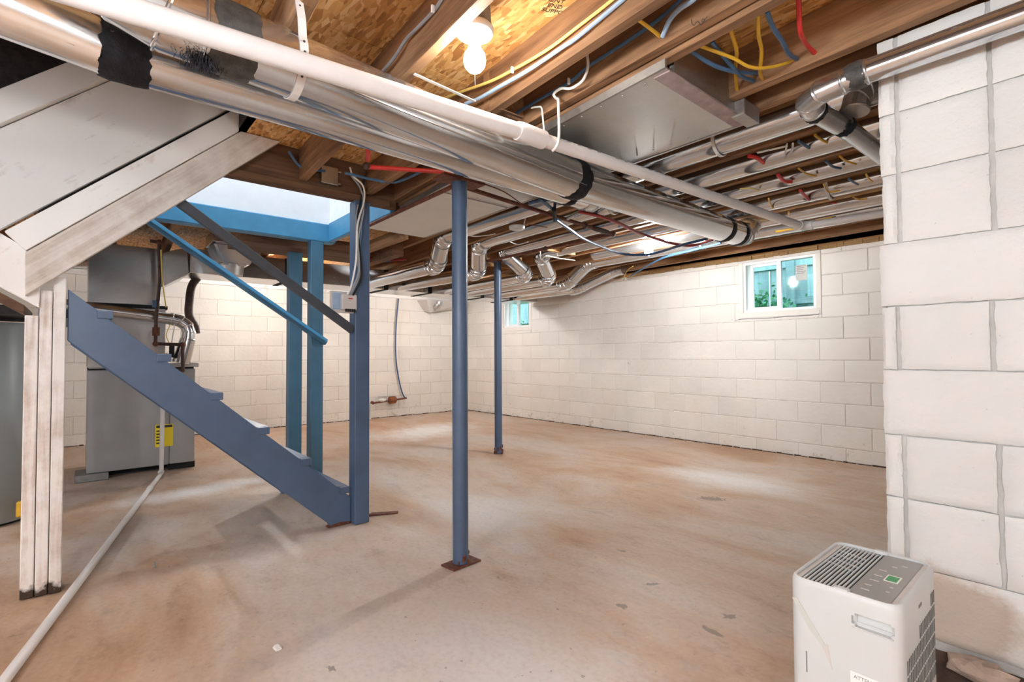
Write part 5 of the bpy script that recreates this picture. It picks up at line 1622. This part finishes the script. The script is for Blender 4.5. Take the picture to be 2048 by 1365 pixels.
# peeled tape scar and the warning label on the front
MB().prism([(-0.462, 0.452), (-0.452, 0.455), (-0.418, 0.405), (-0.396, 0.372), (-0.402, 0.368), (-0.428, 0.395)], 'Y', Y0 - 0.0012, Y0 - 0.0002).build('tape_scar', PAPER, dh)
MB().prism([(-0.404, 0.370), (-0.393, 0.378), (-0.385, 0.328)], 'Y', Y0 - 0.001, Y0 - 0.0002).build('tape_scar', PLASTB, dh)
wl_ = MB().box(-0.352, -0.285, Y0 - 0.0008, Y0 - 0.0001, 0.27, 0.342).build('warning_label', PORC, dh)
text_mesh('ATTENTION', 0.010, 0.0002, 'label_text', INKG, wl_, frame_matrix((-0.318, Y0 - 0.0012, 0.330), (1, 0, 0), (0, 0, 1)))
for k in range(4):
    MB().box(-0.346, -0.290 - 0.006 * (k % 2), Y0 - 0.0012, Y0 - 0.0006, 0.318 - k * 0.008, 0.3205 - k * 0.008).build('print_line', INKG, wl_)
MB().box(-0.436, -0.4335, Y0 - 0.0008, Y0 - 0.0001, 0.30, 0.345).build('bucket_gap', INKG, dh)

# ------------------------------------------------------------------ broken footing and rubble at the near wall
MB().box(-0.42, XR, YP + 0.03, YP + 0.2, 0.0, 0.155).build('footing', RUBBLED, wr)
hp = MB()
n = 26
vs, fs = [], []
for i in range(n + 1):
    x = -0.40 + i * 0.045
    for k in range(7):
        t = k / 6
        z = 0.15 * (1 - t) ** 1.6 + 0.012 * noise.noise((x * 9, t * 6, 2.0)) * (1 - t)
        y = YP + 0.035 - 0.22 * t + 0.02 * noise.noise((x * 5, t * 3, 7.0))
        vs.append((x, y, max(0.001, z)))
for i in range(n):
    for k in range(6):
        a = i * 7 + k
        fs.append((a, a + 1, a + 8, a + 7))
hp._add(vs, fs, False)
tag(hp.build('dirt_heap', RUBBLED), 'dark dirt spilling from the broken base of the block wall', 'dirt', kind='stuff')
rn = random.Random(21)
sl = ('flat grey broken concrete slab at the foot of the wall, right corner', 'tan broken concrete lump against the wall base', 'small brown stone in the dirt beside the dehumidifier', 'angular tan chip of concrete at the wall base', 'dark brown stone at the wall base')
for i, (x, y, z, s, sq, mt) in enumerate(((-0.02, 1.79, 0.075, 0.10, (1.1, 0.8, 0.45), STONE), (-0.23, 1.86, 0.135, 0.055, (1.4, 0.8, 0.5), RUBBLE), (-0.20, 1.78, 0.07, 0.03, (1, 1, 0.7), RUBBLE), (-0.12, 1.86, 0.125, 0.035, (1.3, 1, 0.6), RUBBLE), (-0.27, 1.80, 0.07, 0.028, (1, 1.2, 0.6), RUBBLED))):
    o = MB().ball((x, y, z), s, 9, 6, sq, 0.35, i).build('rubble_stone', mt)
    tag(o, sl[i], 'stone', 'rubble at the wall base')
# little things on the floor
o = MB().tube([(-3.875, 1.109, 0.008), (-3.877, 1.147, 0.008)], 0.007, 10).build('plastic_stub', CHALK); tag(o, 'tiny white plastic stub lying beside the stair stringer', 'debris')
o = MB().hexa([(-2.99, 1.40, 0), (-2.97, 1.36, 0), (-2.90, 1.53, 0), (-2.93, 1.55, 0), (-2.99, 1.40, 0.012), (-2.97, 1.36, 0.012), (-2.90, 1.53, 0.006), (-2.93, 1.55, 0.006)]).build('rust_flake', RUST); tag(o, 'dark rusty scrap on the floor beside the newel post', 'debris')
o = MB().tube([(-2.922, 0.282, 0.0), (-2.924, 0.28, 0.03)], 0.004, 6).build('bent_nail', INKG); tag(o, 'small nail standing up from the floor near the long drain pipe', 'nail')
o = MB().ball((-1.851, 0.525, 0.002), 0.014, 9, 5, (1.6, 1, 0.25), 0.4, 3).build('paint_crumb', CHALK); tag(o, 'pale crumb of dried paint on the floor in the foreground', 'debris')
MB().prism([(1.10, 0.0), (1.235, 0.0), (1.235, 0.012), (1.18, 0.02), (1.12, 0.014)], 'X', -2.965, -2.919).build('rotten_foot', RUST, st)
